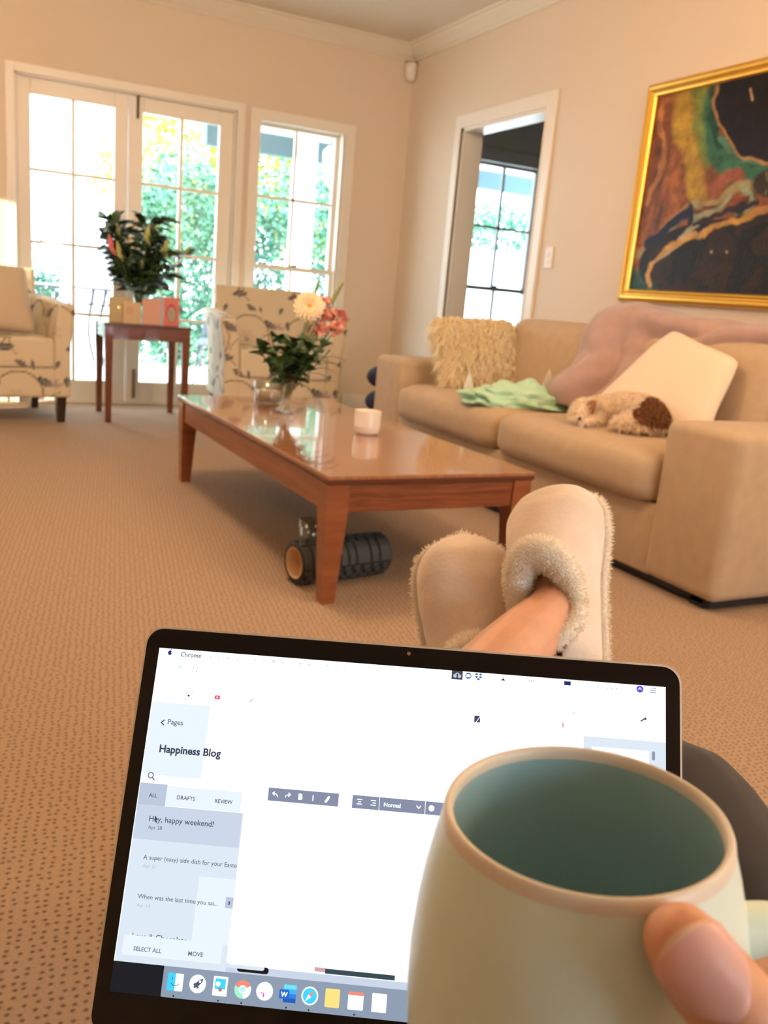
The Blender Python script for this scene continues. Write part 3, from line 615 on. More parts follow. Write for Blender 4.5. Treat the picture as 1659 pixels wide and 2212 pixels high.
strands('brown_fur', body, 3600, .02, .0016, M['dogb'], dg, .5, random.Random(6), sel=lambda c, n: n.z > -.5 and c.y <= -.24 + 1.2 * c.z, jitter=.6)
for s, (a, b) in enumerate((((-.055, .150, .075), (-.06, .178, .02)), ((-.045, .085, .085), (-.075, .055, .05)))): tube('ear', [a, (Vector(a) + Vector(b)) / 2 + Vector((-.008, 0, .006)), b], [.014, .023, .012], M['dogb'], dg, 10, 4, .4)
tube('nose', [(-.134, .046, .026), (-.139, .040, .024)], .007, M['black'], dg, 8, 1)

# ------------------------------------------------------------------ coffee table and what stands on it
ct = thing('coffee_table', 'long low cherry wood coffee table with tapered legs', 'table', (1.30, 3.065, 0), R(1.2))
box('tabletop', (-.365, .365, -.845, .845, .372, .392), M['woodtop'], ct, .003, 1)
box('top_edge', (-.3655, .3655, -.8455, .8455, .366, .3835), M['woodedge'], ct, .003, 1)
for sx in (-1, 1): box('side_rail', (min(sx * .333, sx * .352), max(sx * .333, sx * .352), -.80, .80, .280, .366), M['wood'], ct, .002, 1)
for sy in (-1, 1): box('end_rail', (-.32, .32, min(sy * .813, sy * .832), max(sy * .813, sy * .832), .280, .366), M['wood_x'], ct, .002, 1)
for sx in (-1, 1):
    for sy in (-1, 1):
        bm = bmesh.new(); taper_leg(bm, sx * .325, sy * .805, 0, .284, .021, .034, sx * .006, sy * .006); taper_leg(bm, sx * .325, sy * .805, .284, .366, .034, .034); obj('leg', bm, M['wood'], ct)
# crystal vase
vs_ = thing('crystal_vase', 'flared cut crystal vase on the coffee table', 'vase', (1.262, 3.44, .392))
lathe('vase_body', [(0, .004), (.040, .003), (.042, .009), (.022, .016), (.016, .03), (.020, .05), (.027, .09), (.034, .13), (.045, .175), (.062, .215), (.060, .216), (.043, .178), (.031, .13), (.023, .09), (.014, .055), (0, .05)], M['crystal'], vs_, 36, cut=.06)
def leaf_bm(L=.07, W=.02, curl=.02, n=5):
    bm = bmesh.new(); a = []; b = []; c = []
    for i in range(n + 1):
        t = i / n; w_ = W * math.sin(math.pi * min(1, t * .93 + .05)) ** .8; z = -curl * t * t + .006 * math.sin(t * 3)
        a.append(bm.verts.new((L * t, -w_, z + w_ * .25))); b.append(bm.verts.new((L * t, 0, z))); c.append(bm.verts.new((L * t, w_, z + w_ * .25)))
    for i in range(n): bm.faces.new((a[i], a[i + 1], b[i + 1], b[i])); bm.faces.new((b[i], b[i + 1], c[i + 1], c[i]))
    return bm
def mesh_of(bm, name, m):
    me = bpy.data.meshes.new(name); bm.to_mesh(me); bm.free(); me.materials.append(m); me.polygons.foreach_set('use_smooth', [True] * len(me.polygons)); return me
LEAF_BIG = mesh_of(leaf_bm(.12, .022, .03), 'leaf', M['leaf']); LEAF_MID = mesh_of(leaf_bm(.07, .021, .02), 'leaf', M['leaf2']); LEAF_SLIM = mesh_of(leaf_bm(.11, .011, .035), 'leaf', M['leaf2'])
def place(me, parent, p, d, roll=0, s=1.0, name=None):
    o = bpy.data.objects.new(name or me.name, me); COL.objects.link(o); o.parent = parent
    q = Vector(d).to_track_quat('X', 'Z'); o.rotation_euler = (q.to_matrix() @ Matrix.Rotation(roll, 3, 'X')).to_euler(); o.location = p; o.scale = (s, s, s); return o
def place_f(me, parent, p, d, face, s=1.0):
    o = bpy.data.objects.new(me.name, me); COL.objects.link(o); o.parent = parent
    X = Vector(d).normalized(); Y = Vector(face).cross(X).normalized(); Z = X.cross(Y)
    o.rotation_euler = Matrix(((X.x, Y.x, Z.x), (X.y, Y.y, Z.y), (X.z, Y.z, Z.z))).to_euler(); o.location = p; o.scale = (s, s, s); return o
def stem_thing(name, label, cat, root, top, group, bend=(0, 0, 0)):
    t = thing(name, label, cat, root, group=group); d = Vector(top) - Vector(root); pts = [Vector((0, 0, 0)), d * .5 + Vector(bend), d]
    tube('stem', pts, .0028, M['stem'], t, 6, 4); return t, catmull(pts, 6), d
rnd = random.Random(11)
base = Vector((1.262, 3.44, .452))
# foliage stems in the crystal vase
for i, (x, y, z) in enumerate(((1.18, 3.42, .70), (1.13, 3.44, .66), (1.20, 3.36, .62), (1.27, 3.40, .70), (1.33, 3.38, .68), (1.40, 3.42, .67), (1.36, 3.46, .62), (1.30, 3.50, .66))):
    t, pts, d = stem_thing('foliage_sprig', 'dark green leafy sprig in the crystal vase', 'foliage', base + Vector((rnd.uniform(-.008, .008), rnd.uniform(-.008, .008), 0)), (x, y, z), 'green sprigs among the flowers in the crystal vase')
    for k in range(15):
        p = pts[min(len(pts) - 1, 4 + k * (len(pts) - 4) // 15)]; a = rnd.uniform(0, 6.28)
        place(LEAF_MID, t, p, Vector((math.cos(a), math.sin(a), rnd.uniform(-.1, .9))) + d.normalized() * .3, rnd.uniform(-.6, .6), rnd.uniform(.8, 1.3))
t, pts, d = stem_thing('slim_leaf_sprig', 'narrow green leaf blades reaching right from the crystal vase', 'foliage', base, (1.44, 3.42, .66), None)
for k in range(5): place(LEAF_SLIM, t, pts[6 + k], Vector((1, rnd.uniform(-.5, .2), rnd.uniform(-.1, .4))), 0, 1)
# white dahlia
t, pts, d = stem_thing('cream_dahlia', 'large round cream flower with an orange centre in the crystal vase', 'flower', base, (1.345, 3.46, .80), None)
PET = mesh_of(leaf_bm(.062, .0125, -.008), 'petal', M['petal']); face = Vector((-.30, -.92, .25)).normalized(); c0 = d + Vector((0, -.01, .03)); uu_ = face.cross(Vector((0, 0, 1))).normalized(); vv_ = face.cross(uu_)
for rg, (n_, s, lift) in enumerate(((18, 1.08, -.05), (18, 1.0, .10), (16, .86, .25), (14, .66, .50), (10, .42, .85))):
    for k in range(n_):
        a = 2 * math.pi * (k + .5 * (rg % 2)) / n_; dr = uu_ * math.cos(a) + vv_ * math.sin(a) + face * lift; place_f(PET, t, c0 + face * .004 * rg, dr, face, s)
bm = bmesh.new(); bmesh.ops.create_uvsphere(bm, u_segments=12, v_segments=8, radius=.010); bmesh.ops.translate(bm, verts=bm.verts, vec=c0 + face * .026); obj('flower_centre', bm, M['centre'], t, True)
# pink flowers
PP = mesh_of(leaf_bm(.030, .012, .004, 3), 'petal', M['pink'])
for x, y, z, s in ((1.43, 3.50, .80, 1.0), (1.50, 3.50, .79, 1.1), (1.40, 3.44, .74, .8), (1.47, 3.45, .745, .85), (1.44, 3.52, .85, .8)):
    t, pts, d = stem_thing('pink_carnation', 'ruffled pink blossom clustered right of the large cream flower', 'flower', base, (x, y, z), 'pink blossoms in the crystal vase')
    for k in range(46):
        dr = Vector((rnd.gauss(0, 1), rnd.gauss(0, 1), rnd.gauss(.3, .8))).normalized(); place(PP, t, d + dr * .012 * s, dr, rnd.uniform(-3, 3), s * rnd.uniform(.8, 1.2))
# snapdragon spikes
SB = mesh_of(leaf_bm(.028, .009, -.006, 3), 'bud', M['snap'])
for x, y, z, lb in ((1.415, 3.52, .945, 'yellow-green snapdragon spike left of the other, above the pink blossoms'), (1.535, 3.55, .94, 'yellow-green snapdragon spike at the right edge of the bouquet')):
    t, pts, d = stem_thing('snapdragon', lb, 'flower', base, (x, y, z), None)
    for k in range(26):
        u = k / 26; a = k * 2.4; place(SB, t, d - Vector((d.x * .28, d.y * .1, .13)) * (1 - u), Vector((math.cos(a), math.sin(a), .9 + u)), 0, 1.1 - .6 * u)
# candle in a glass bowl
cb = thing('glass_candle_bowl', 'clear glass bowl with a peach candle behind the crystal vase', 'candle', (1.275, 3.70, .392))
lathe('bowl', [(0, .002), (.058, .002), (.064, .01), (.066, .10), (.063, .10), (.060, .012), (0, .010)], M['crystal'], cb, 36); lathe('candle', [(0, .013), (.058, .013), (.058, .055), (0, .057)], M['wax'], cb, 30)
cc = thing('candle_holder', 'small white ribbed candle holder near the right side of the coffee table', 'candle', (1.405, 2.925, .392))
lathe('holder', [(0, .0), (.035, .0), (.044, .008), (.049, .03), (.050, .088), (.046, .088), (.045, .03), (0, .025)], M['porcelain'], cc, 48, cut=.004); lathe('wax', [(.0, .07), (.0455, .07)], M['wax'], cc, 24)

# ------------------------------------------------------------------ under the table
A_, B_ = Vector((.945, 2.415, .071)), Vector((1.275, 2.470, .071)); ax = (B_ - A_).normalized(); L_ = (B_ - A_).length
side = ax.cross(Vector((0, 0, 1))).normalized(); rollM = Matrix((( ax.x, side.x, 0, A_.x), (ax.y, side.y, 0, A_.y), (0, 0, 1, A_.z), (0, 0, 0, 1)))
rl = thing('foam_roller', 'dark grey grid-patterned foam roller lying under the coffee table', 'roller', mw=rollM)
bm = bmesh.new(); n = 36; rings = []
for x, r0 in ((0, .050), (0, .062), (.006, .066), (L_ - .006, .066), (L_, .062), (L_, .050)): rings.append([bm.verts.new((x, r0 * math.cos(2 * math.pi * k / n), r0 * math.sin(2 * math.pi * k / n))) for k in range(n)])
for a, b in zip(rings, rings[1:]):
    for k in range(n): bm.faces.new((a[k], b[k], b[(k + 1) % n], a[(k + 1) % n]))
obj('foam_shell', bm, mat('dark_groove', (.02, .021, .023), .8), rl, True)
bm = bmesh.new()
for x, r0 in ((0, .050), (L_, .050)): rings = rings
lathe_v = []; 
o = lathe('core_tube', [(.0505, 0), (.0505, L_), (.046, L_), (.046, 0), (.0505, 0)], M['liner'], rl, 32); o.rotation_euler = (0, R(90), 0)
def pad(bm, x0, x1, a0, a1, r0=.064, r1=.071):
    m_ = 3; G = []
    for x in (x0, x1):
        for rr in (r0, r1):
            sh_ = .06 if rr == r1 else 0; xs = x + (.002 if x == x0 else -.002) * (rr == r1)
            G.append([bm.verts.new((xs, rr * math.cos(a0 + (a1 - a0) * (k / m_)), rr * math.sin(a0 + (a1 - a0) * (k / m_)))) for k in range(m_ + 1)])
    for k in range(m_):
        bm.faces.new((G[1][k], G[3][k], G[3][k + 1], G[1][k + 1])); bm.faces.new((G[0][k], G[0][k + 1], G[1][k + 1], G[1][k])); 
        try: bm.faces.new((G[2][k], G[3][k], G[3][k + 1], G[2][k + 1]))
        except ValueError: pass
    bm.faces.new((G[0][0], G[1][0], G[3][0], G[2][0])); bm.faces.new((G[0][-1], G[2][-1], G[3][-1], G[1][-1]))
def add_pad(*a):
    bm = bmesh.new(); pad(bm, *a); bmesh.ops.recalc_face_normals(bm, faces=bm.faces); obj('tread_block', bm, M['rubber'], rl)
for sec in range(3):
    base_a = sec * 2 * math.pi / 3 + R(118)
    xs = [(.004, .028), (.034, .058), (.064, .098), (.104, .128), (.134, .158), (.164, .188), (.194, .244), (.250, .278), (.284, .328)]
    for x0, x1 in xs: add_pad(x0, min(x1, L_ - .004), base_a, base_a + R(62))
    for k in range(9):
        for q in range(3):
            x0 = .004 + k * .036 + (q % 2) * .010; add_pad(x0, min(x0 + .024, L_ - .002), base_a + R(68 + q * 17), base_a + R(80 + q * 17))
gl = thing('water_glass', 'clear drinking glass standing on the carpet behind the foam roller', 'glass', (1.095, 2.66, 0))
lathe('tumbler', [(0, .002), (.030, .002), (.034, .01), (.037, .06), (.042, .14), (.040, .14), (.034, .06), (.031, .014), (0, .012)], M['crystal'], gl, 32)
nb = thing('navy_bag', 'navy blue pouch bag pinched at the middle behind the far sofa arm', 'bag', (2.335, 4.64, 0))
for z, s in ((.435, 1), (.29, -1)):
    bm = bmesh.new(); bmesh.ops.create_uvsphere(bm, u_segments=20, v_segments=12, radius=1)
    for q in bm.verts: q.co = Vector((q.co.x * .13, q.co.y * .10, z + q.co.z * .075))
    obj('pouch', bm, M['navy'], nb, True)
bm = bmesh.new(); bx(bm, -.11, .11, -.08, .08, 0, .24, .03, 3); obj('bag_base', bm, M['navy'], nb, True)

# ------------------------------------------------------------------ side table, vase, cards
st = thing('side_table', 'square dark cherry side table carrying the big bouquet', 'table', (1.108, 5.728, 0), R(-1.5))
box('tabletop', (-.262, .262, -.25, .25, .588, .604), M['woodedge'], st, .003, 1)
for sy in (-1, 1): box('rail', (-.22, .22, min(sy * .222, sy * .24), max(sy * .222, sy * .24), .51, .588), M['sidewood'], st)
for sx in (-1, 1): box('rail', (min(sx * .232, sx * .25), max(sx * .232, sx * .25), -.21, .21, .51, .588), M['sidewood'], st)
for sx in (-1, 1):
    for sy in (-1, 1): bm = bmesh.new(); taper_leg(bm, sx * .232, sy * .222, 0, .588, .017, .025); obj('leg', bm, M['sidewood'], st)
tv = thing('tall_glass_vase', 'tall tapered clear glass vase on the side table', 'vase', (1.09, 5.74, .604))
lathe('vase_body', [(0, .003), (.030, .003), (.032, .01), (.026, .03), (.028, .10), (.042, .20), (.072, .29), (.070, .29), (.038, .19), (.023, .10), (.020, .04), (0, .035)], M['crystal'], tv, 36)
rnd = random.Random(21)
BUD = mesh_of(joinbm([]) if False else (lambda b: (tube_bm(b, [Vector((0, 0, 0)), Vector((.035, 0, 0)), Vector((.075, 0, 0))], [.006, .014, .004], 8, 3), b)[1])(bmesh.new()), 'bud', M['bud'])
BUDP = BUD.copy(); BUDP.materials.clear(); BUDP.materials.append(M['budp'])
b0 = Vector((1.09, 5.74, .70))
for i in range(28):
    a = 2 * math.pi * i * .382; rr = .07 + .20 * ((i * .618) % 1); zt = .36 + .14 * math.cos(rr * 5) + rnd.uniform(-.05, .05)
    top = b0 + Vector((math.cos(a) * rr * 1.05, math.sin(a) * rr * .9, zt))
    if i % 4 == 3: top = b0 + Vector((math.cos(a) * .27, math.sin(a) * .22, .24 + .05 * (i % 3)))
    t, pts, d = stem_thing('lily_stem', 'dark leafy lily stem in the tall glass vase', 'flower', b0 + Vector((rnd.uniform(-.01, .01), rnd.uniform(-.01, .01), 0)), top, 'lily stems in the tall glass vase')
    for k in range(15):
        p = pts[min(len(pts) - 1, 4 + k * (len(pts) - 4) // 14)]; aa = rnd.uniform(0, 6.28); out = Vector((d.x, d.y, 0)).normalized()
        place(LEAF_BIG, t, p, Vector((math.cos(aa), math.sin(aa), rnd.uniform(.0, .8))) * .8 + out * .5, rnd.uniform(-.8, .8), rnd.uniform(.8, 1.3))
    if i % 3 == 0: place(BUD, t, d * .99, d.normalized() + Vector((0, -.4, 0)), 0, 1)
for x, z, me, lb in ((.885, 1.02, BUDP, 'pink lily bud opening at the left of the big bouquet'), (.93, .99, BUD, 'pale green lily bud beside the pink one'), (1.19, 1.03, BUD, 'peach lily bud at the right of the big bouquet'), (1.08, 1.10, BUD, 'pale green lily bud at the top of the big bouquet')):
    t, pts, d = stem_thing('budding_lily', lb, 'flower', b0, (x, 5.50, z), None); place(me, t, d, (.1 if x > 1 else -.25, -.3, .9), 0, 1.25); place(me, t, d + Vector((.02, 0, -.02)), (-.5, -.3, .6), 0, 1.0)
# greeting cards
def card(x, y, rz, wd, h, m, label, art=None, ang=40):
    t = thing('greeting_card', label, 'card', (x, y, .604), R(rz)); c, s = math.cos(R(ang)), math.sin(R(ang))
    box('card_front', (0, wd, -.001, .001, 0, h), m, t); b = box('card_back', (0, wd, -.001, .001, 0, h), M['paper'], t); b.rotation_euler = (0, 0, R(ang))
    if art: art(t, wd, h)
    return t
def disc_part(nm, par, x, z, rx, rz, m, y=-.002, a0=0, a1=360, n=28):
    v = [(x, y, z)] + [(x + rx * math.cos(R(a0 + (a1 - a0) * k / n)), y, z + rz * math.sin(R(a0 + (a1 - a0) * k / n))) for k in range(n + 1)]
    return pyd(nm, v, [(0, k, k + 1) for k in range(1, n + 1)], m, par)
olive = mat('olive_card', (.50, .40, .20), .5); rose = mat('rose_card', (.74, .42, .34), .6); red = mat('red_card', (.70, .22, .20), .6); glint_gold = mat('gold_glint', (.9, .6, .2), .2, metal=1); sage = mat('sage_print', (.42, .38, .30), .6); deep = mat('arch_print', (.55, .10, .11), .6); tan = mat('tan_card', (.66, .48, .30), .6)
card(.885, 5.60, -3, .125, .150, olive, 'olive gold greeting card with a lamp glint built as a dot, leftmost on the side table', lambda t, w_, h: disc_part('glint_dot', t, w_ * .45, h * .6, .007, .007, glint_gold))  # bright dot stands in for a lamp's reflection on the card
card(.965, 5.57, 4, .105, .128, tan, 'low tan greeting card between the olive card and the vase', lambda t, w_, h: disc_part('printed_heart', t, w_ * .35, h * .6, .022, .022, mat('faint_print', (.60, .38, .26), .6)))
card(1.085, 5.60, 6, .112, .155, rose, 'plain dusty rose greeting card right of the tall vase')
def arch(t, w_, h):
    disc_part('arch_print', t, w_ * .5, h * .45, w_ * .34, h * .34, deep, -.002); disc_part('arch_print', t, w_ * .5, h * .40, w_ * .26, h * .27, sage, -.003)
card(1.215, 5.60, 2, .098, .172, red, 'red greeting card printed with an arch, rightmost on the side table', arch, 105)

# ------------------------------------------------------------------ floral armchairs
TILE = .39
def floral(co, no):
    ax_ = np.argmax(np.abs(no) + np.array([0, .0, -.15]), axis=1)
    u = np.where(ax_ == 0, co[:, 1] + .21, co[:, 0]); v_ = np.where(ax_ == 2, co[:, 1], co[:, 2])
    u = u + .08 + .0 * v_; row = np.floor((v_) / TILE); fu = ((u + row * TILE * .5) / TILE) % 1; fv = (v_ / TILE) % 1
    n = len(u); c = np.tile(np.array([.66, .56, .40]), (n, 1))
    def put(m, col, s=1.0):
        m = (np.clip(m, 0, 1) * s)[:, None]; c[:] = c * (1 - m) + np.array(col) * m
    for oy in (-1, 0, 1):
        for ox in (-1, 0, 1):
            x, y = fu - ox, fv - oy
            r = np.hypot(x - .42, y - .42); a = np.degrees(np.arctan2(y - .42, x - .42))
            put((.016 - np.abs(r - .36)) * 120 * (((a > -60) & (a < 150))), (.20, .13, .09))
            r2 = np.hypot(x - 1.04, y - .22); a2 = np.degrees(np.arctan2(y - .22, x - 1.04)); put((.012 - np.abs(r2 - .24)) * 120 * ((a2 > 95) | (a2 < -120)), (.20, .13, .09))
            # leaves
            for lx, ly, ang, L in ((.80, .62, -35, .13), (.74, .13, 5, .13), (.12, .62, 100, .09), (.45, .90, 150, .10), (.98, .88, 60, .08), (.62, .88, -70, .07)):
                ca, sa = math.cos(R(ang)), math.sin(R(ang)); p = (x - lx) * ca + (y - ly) * sa; q = -(x - lx) * sa + (y - ly) * ca
                e = np.abs(q) / (L * .42 * np.clip(1 - (p / L) ** 2, 1e-4, 1)); ins = (np.abs(p) < L)
                put((1.05 - e) * 8 * ins, (.055, .050, .055)); put((.62 - e) * 8 * ins * (np.abs(p) < L * .7), (.19, .19, .18))
            # petalled flower
            fx_, fy_ = x - .38, y - .36; rr = np.hypot(fx_, fy_); fa = np.arctan2(fy_, fx_); pe = np.abs(np.sin(fa * 4)) ** .5
            put((.20 * (.45 + .55 * pe) - rr) * 14, (.50, .41, .32), .55); put((.045 - rr) * 60 * (np.sin(fa * 5) > -.3), (.20, .12, .12), .9)
            gx, gy = x - .93, y - .55; rr = np.hypot(gx, gy); fa = np.degrees(np.arctan2(gy, gx)); pe = np.abs(np.sin(np.radians(fa) * 3.5 + .5)) ** .6
            put((.15 * (.3 + .7 * pe) - rr) * 22 * (fa > -20), (.30, .21, .24), .7)
    return c
def dense_box(bm, b, st_=.011, fn=None):
    """box whose faces are a fine grid so that the woven pattern can be stored on it"""
    x0, x1, y0, y1, z0, z1 = b; V = {}
    nx, ny, nz = [max(2, int(round((q - p) / st_))) for p, q in ((x0, x1), (y0, y1), (z0, z1))]
    def vt(i, j, k):
        if (i, j, k) not in V:
            p = Vector((x0 + (x1 - x0) * i / nx, y0 + (y1 - y0) * j / ny, z0 + (z1 - z0) * k / nz)); c = Vector(((x0 + x1) / 2, (y0 + y1) / 2, (z0 + z1) / 2)); h = Vector(((x1 - x0) / 2, (y1 - y0) / 2, (z1 - z0) / 2))
            d = p - c; bev = .018; q = Vector([math.copysign(min(abs(a), s - bev), a) for a, s in zip(d, h)]); e = d - q
            if e.length > bev: d = q + e.normalized() * bev
            p = c + d
            V[(i, j, k)] = bm.verts.new(fn(p) if fn else p)
        return V[(i, j, k)]
    for i in range(nx):
        for j in range(ny):
            for k, fl_ in ((0, 1), (nz, 0)): q = [vt(i, j, k), vt(i + 1, j, k), vt(i + 1, j + 1, k), vt(i, j + 1, k)]; bm.faces.new(q[::-1] if fl_ else q)
    for i in range(nx):
        for k in range(nz):
            for j, fl_ in ((0, 0), (ny, 1)): q = [vt(i, j, k), vt(i + 1, j, k), vt(i + 1, j, k + 1), vt(i, j, k + 1)]; bm.faces.new(q[::-1] if fl_ else q)
    for j in range(ny):
        for k in range(nz):
            for i, fl_ in ((0, 1), (nx, 0)): q = [vt(i, j, k), vt(i, j + 1, k), vt(i, j + 1, k + 1), vt(i, j, k + 1)]; bm.faces.new(q[::-1] if fl_ else q)
def armchair(label, loc, rz):
    r = thing('armchair', label, 'armchair', loc, rz, 'matching floral armchairs')
    def part(nm, b, fn=None, st_=.010):
        bm = bmesh.new(); dense_box(bm, b, st_, fn); o = obj(nm, bm, M['floral'], r, True); paint(o, floral)
    part('seat_base', (-.30, .30, -.34, .28, .150, .33)); part('seat_cushion', (-.285, .285, -.355, .26, .325, .495))
    def arm(s): return lambda p: Vector((p.x + s * .035 * max(0, (p.z - .45) / .25) ** 1.3, p.y, p.z + (.03 * (p.y + .34) / .6 if p.z > .5 else 0)))
    part('armrest', (.285, .385, -.34, .34, .150, .69), arm(1)); part('armrest', (-.385, -.285, -.34, .34, .150, .69), arm(-1))
    part('backrest', (-.35, .35, .25, .38, .150, .88), lambda p: p + Vector((0, .10 * max(0, p.z - .4), 0)))
    for sx in (-1, 1):
        for sy in (-1, 1): bm = bmesh.new(); taper_leg(bm, sx * .335, sy * .29, 0, .155, .019, .028, 0, 0); obj('leg', bm, M['darkwood'], r)
    return r
armchair('floral armchair at the left edge holding an oatmeal cushion', (.215, 5.735, 0), R(10))
armchair('floral armchair between the window and the coffee table', (1.965, 5.66, 0), R(-6))
oc = thing('oatmeal_cushion', 'plain oatmeal back cushion standing on the left floral armchair', 'cushion', (.22, 5.72, .495))
org = Vector((.22, 5.72, .495)); C = [Vector(c) - org for c in ((-.06, 5.74, .90), (.435, 5.76, .885), (.475, 5.60, .505), (-.03, 5.58, .505))]
obj('cushion_cover', pillow_bm(C, .15, edge=.05), M['grey'], oc, True)
# floor lamp and bulb added out of view for the warm glow at the left
fl_ = thing('added_floor_lamp', 'unseen floor lamp added for a warm glow left of the armchairs', 'lamp', (-.92, 6.12, 0))
lathe('base', [(0, 0), (.13, 0), (.13, .02), (.02, .03)], M['brass'], fl_, 28); tube('pole', [(0, 0, .02), (0, 0, 1.15)], .011, M['brass'], fl_, 10, 1); lathe('lamp_shade', [(.16, .98), (.11, 1.24), (.108, 1.24), (.158, .98)], M['shade'], fl_, 32)
pl = light('added_glow_bulb', 'POINT', (-.92, 6.12, 1.10), (0, 0, 0), 30, (1, .70, .34)); pl.data.shadow_soft_size = .05

# ------------------------------------------------------------------ laptop
LX, LY, LZ = Vector((.8608, -.5076, .0368)), Vector((.2154, .4290, .8772)), Vector((-.4611, -.7472, .4786)); LC = Vector((.2076, .3558, .62))
LX.normalize(); LZ = LX.cross(LY).normalized(); LY = LZ.cross(LX)
LM = Matrix(((LX.x, LY.x, LZ.x, LC.x), (LX.y, LY.y, LZ.y, LC.y), (LX.z, LY.z, LZ.z, LC.z), (0, 0, 0, 1)))
lp = thing('laptop', 'silver laptop with glowing screen open on the lap in the foreground', 'laptop', mw=LM)
def rrect(x0, x1, y0, y1, rad, n=8):
    P = []
    for cx_, cy_, a0 in ((x1 - rad, y1 - rad, 0), (x0 + rad, y1 - rad, 90), (x0 + rad, y0 + rad, 180), (x1 - rad, y0 + rad, 270)):
        for k in range(n + 1): a = R(a0 + 90 * k / n); P.append((cx_ + rad * math.cos(a), cy_ + rad * math.sin(a)))
    return P
def plate(nm, P, z0, z1, m, par, bev=0):
    bm = bmesh.new(); a = [bm.verts.new((x, y, z0)) for x, y in P]; b = [bm.verts.new((x, y, z1)) for x, y in P]; n = len(P)
    bm.faces.new(a[::-1]); bm.faces.new(b)
    for k in range(n): bm.faces.new((a[k], a[(k + 1) % n], b[(k + 1) % n], b[k]))
    return obj(nm, bm, m, par)
plate('lid', rrect(-.1521, .1521, -.111, .1018, .0105), -.0050, -.0004, M['alu'], lp)
plate('bezel', rrect(-.1509, .1509, -.110, .1006, .0095), -.0006, .0001, M['bezel'], lp)
def em(name, c, s=1.0): return mat(name, c, .4, emit=s * .50, spec=.1)
WHT = em('screen_white', (.93, .96, 1.0), 1.25); dsp = plate('display', [(-.14325, -.0895), (.14325, -.0895), (.14325, .0895), (-.14325, .0895)][::1], .0001, .00015, em('desktop_dark', (.004, .008, .014), 1.0), lp)
def sx_(x): return (x / 1440 - .5) * .2865
def sy_(y): return (.5 - y / 900) * .179
def sc_poly(nm, P, m, lay): return pyd(nm, [(sx_(x), sy_(y), .00016 + lay * .00003) for x, y in P], [tuple(range(len(P)))][::1], m, dsp)
def sc_rect(nm, x0, y0, x1, y1, m, lay, rad=0):
    P = [(x0, y0), (x1, y0), (x1, y1), (x0, y1)] if not rad else [(a, b) for a, b in rrect(x0, x1, y0, y1, rad, 5)]
    return sc_poly(nm, P, m, lay)
def sc_disc(nm, x, y, r_, m, lay, a0=0, a1=360, n=28, ry=None):
    P = ([(x, y)] if a1 - a0 < 360 else []) + [(x + r_ * math.cos(R(a0 + (a1 - a0) * k / n)), y - (ry or r_) * math.sin(R(a0 + (a1 - a0) * k / n))) for k in range(n + (a1 - a0 < 360))]
    return sc_poly(nm, P, m, lay)
def text(nm, s, x0, x1, y, m, lay=4, h=None, bold=0, align='L'):
    """flat screen lettering: baseline at y, stretched to run from x0 to x1"""
    c = bpy.data.curves.new('t', 'FONT'); c.body = s; c.size = 1; c.offset = bold; c.resolution_u = 3; t = bpy.data.objects.new('t', c); COL.objects.link(t)
    dg_ = bpy.context.evaluated_depsgraph_get(); me = bpy.data.meshes.new_from_object(t.evaluated_get(dg_)); bpy.data.objects.remove(t)
    xs = [v.co.x for v in me.vertices]; a, b = min(xs), max(xs); k = (sx_(x1) - sx_(x0)) / (b - a); ky = k if h is None else h * .179 / 900
    for v in me.vertices: v.co = Vector((sx_(x0) + (v.co.x - a) * k, sy_(y) + v.co.y * ky, .00016 + lay * .00003))
    me.materials.clear(); return link(nm, me, m, dsp)
T1, T2, T3, T4 = em('ink_dark', (.035, .05, .09)), em('ink_mid', (.09, .13, .2)), em('ink_pale', (.42, .50, .60)), em('ink_ghost', (.62, .72, .84))
PAN, PAN2, PAN3, PAN4 = em('panel_pale_blue', (.66, .75, .84)), em('panel_grey_blue', (.46, .53, .66)), em('panel_lightest', (.76, .84, .91)), em('panel_cool', (.54, .62, .74))
BARC, DOCK, NAVY = em('toolbar_slate', (.22, .25, .36)), em('dock_grey_blue', (.25, .31, .41)), em('icon_navy', (.01, .02, .16))
sc_rect('app_window', 0, 0, 1440, 826, WHT, 0); 
sc_rect('side_panel', 2, 152, 170, 350, PAN3, 1); sc_rect('side_panel', 2, 430, 300, 826, PAN, 1); sc_rect('side_panel', 200, 600, 300, 762, PAN3, 1.3)
sc_rect('side_panel', 2, 373, 79, 430, PAN2, 2); sc_rect('side_panel', 2, 430, 297, 520, PAN4, 2); sc_rect('side_panel', 79, 376, 290, 429, PAN3, 1.5)
sc_rect('action_bar', 18, 760, 285, 809, PAN3, 3, 5); sc_rect('document_page', 300, 400, 1300, 806, WHT, 3, 10)
sc_rect('side_panel', 1217, 150, 1440, 826, PAN, 1); sc_rect('side_panel', 1240, 176, 1395, 826, WHT, 1.5); sc_rect('scroll_bar', 1402, 176, 1411, 200, em('scroll_grey', (.25, .30, .40)), 3, 4)
text('screen_text', 'Chrome', 65, 125, 20, T1, bold=.012); text('screen_text', 'Pages', 55, 99, 211, T2, bold=.008); text('screen_text', 'Happiness Blog', 42, 217, 288, T1, bold=.03)
sc_poly('chevron', [(44, 199), (46.5, 201), (38.5, 207.5), (46.5, 214), (44, 216), (34, 207.5)], T1, 4)
text('screen_text', 'Search items', 66, 146, 357, T4)
sc_disc('search_icon', 28, 352, 8.5, T1, 4); sc_disc('search_icon', 28, 352, 6.2, PAN3, 4.4); sc_poly('search_icon', [(33, 359), (35, 357), (41, 363), (39, 365)], T1, 4)
text('screen_text', 'ALL', 31, 54, 409, T1, bold=.01); text('screen_text', 'DRAFTS', 110, 161, 409, T1, bold=.01); text('screen_text', 'REVIEW', 217, 266, 409, T1, bold=.01)
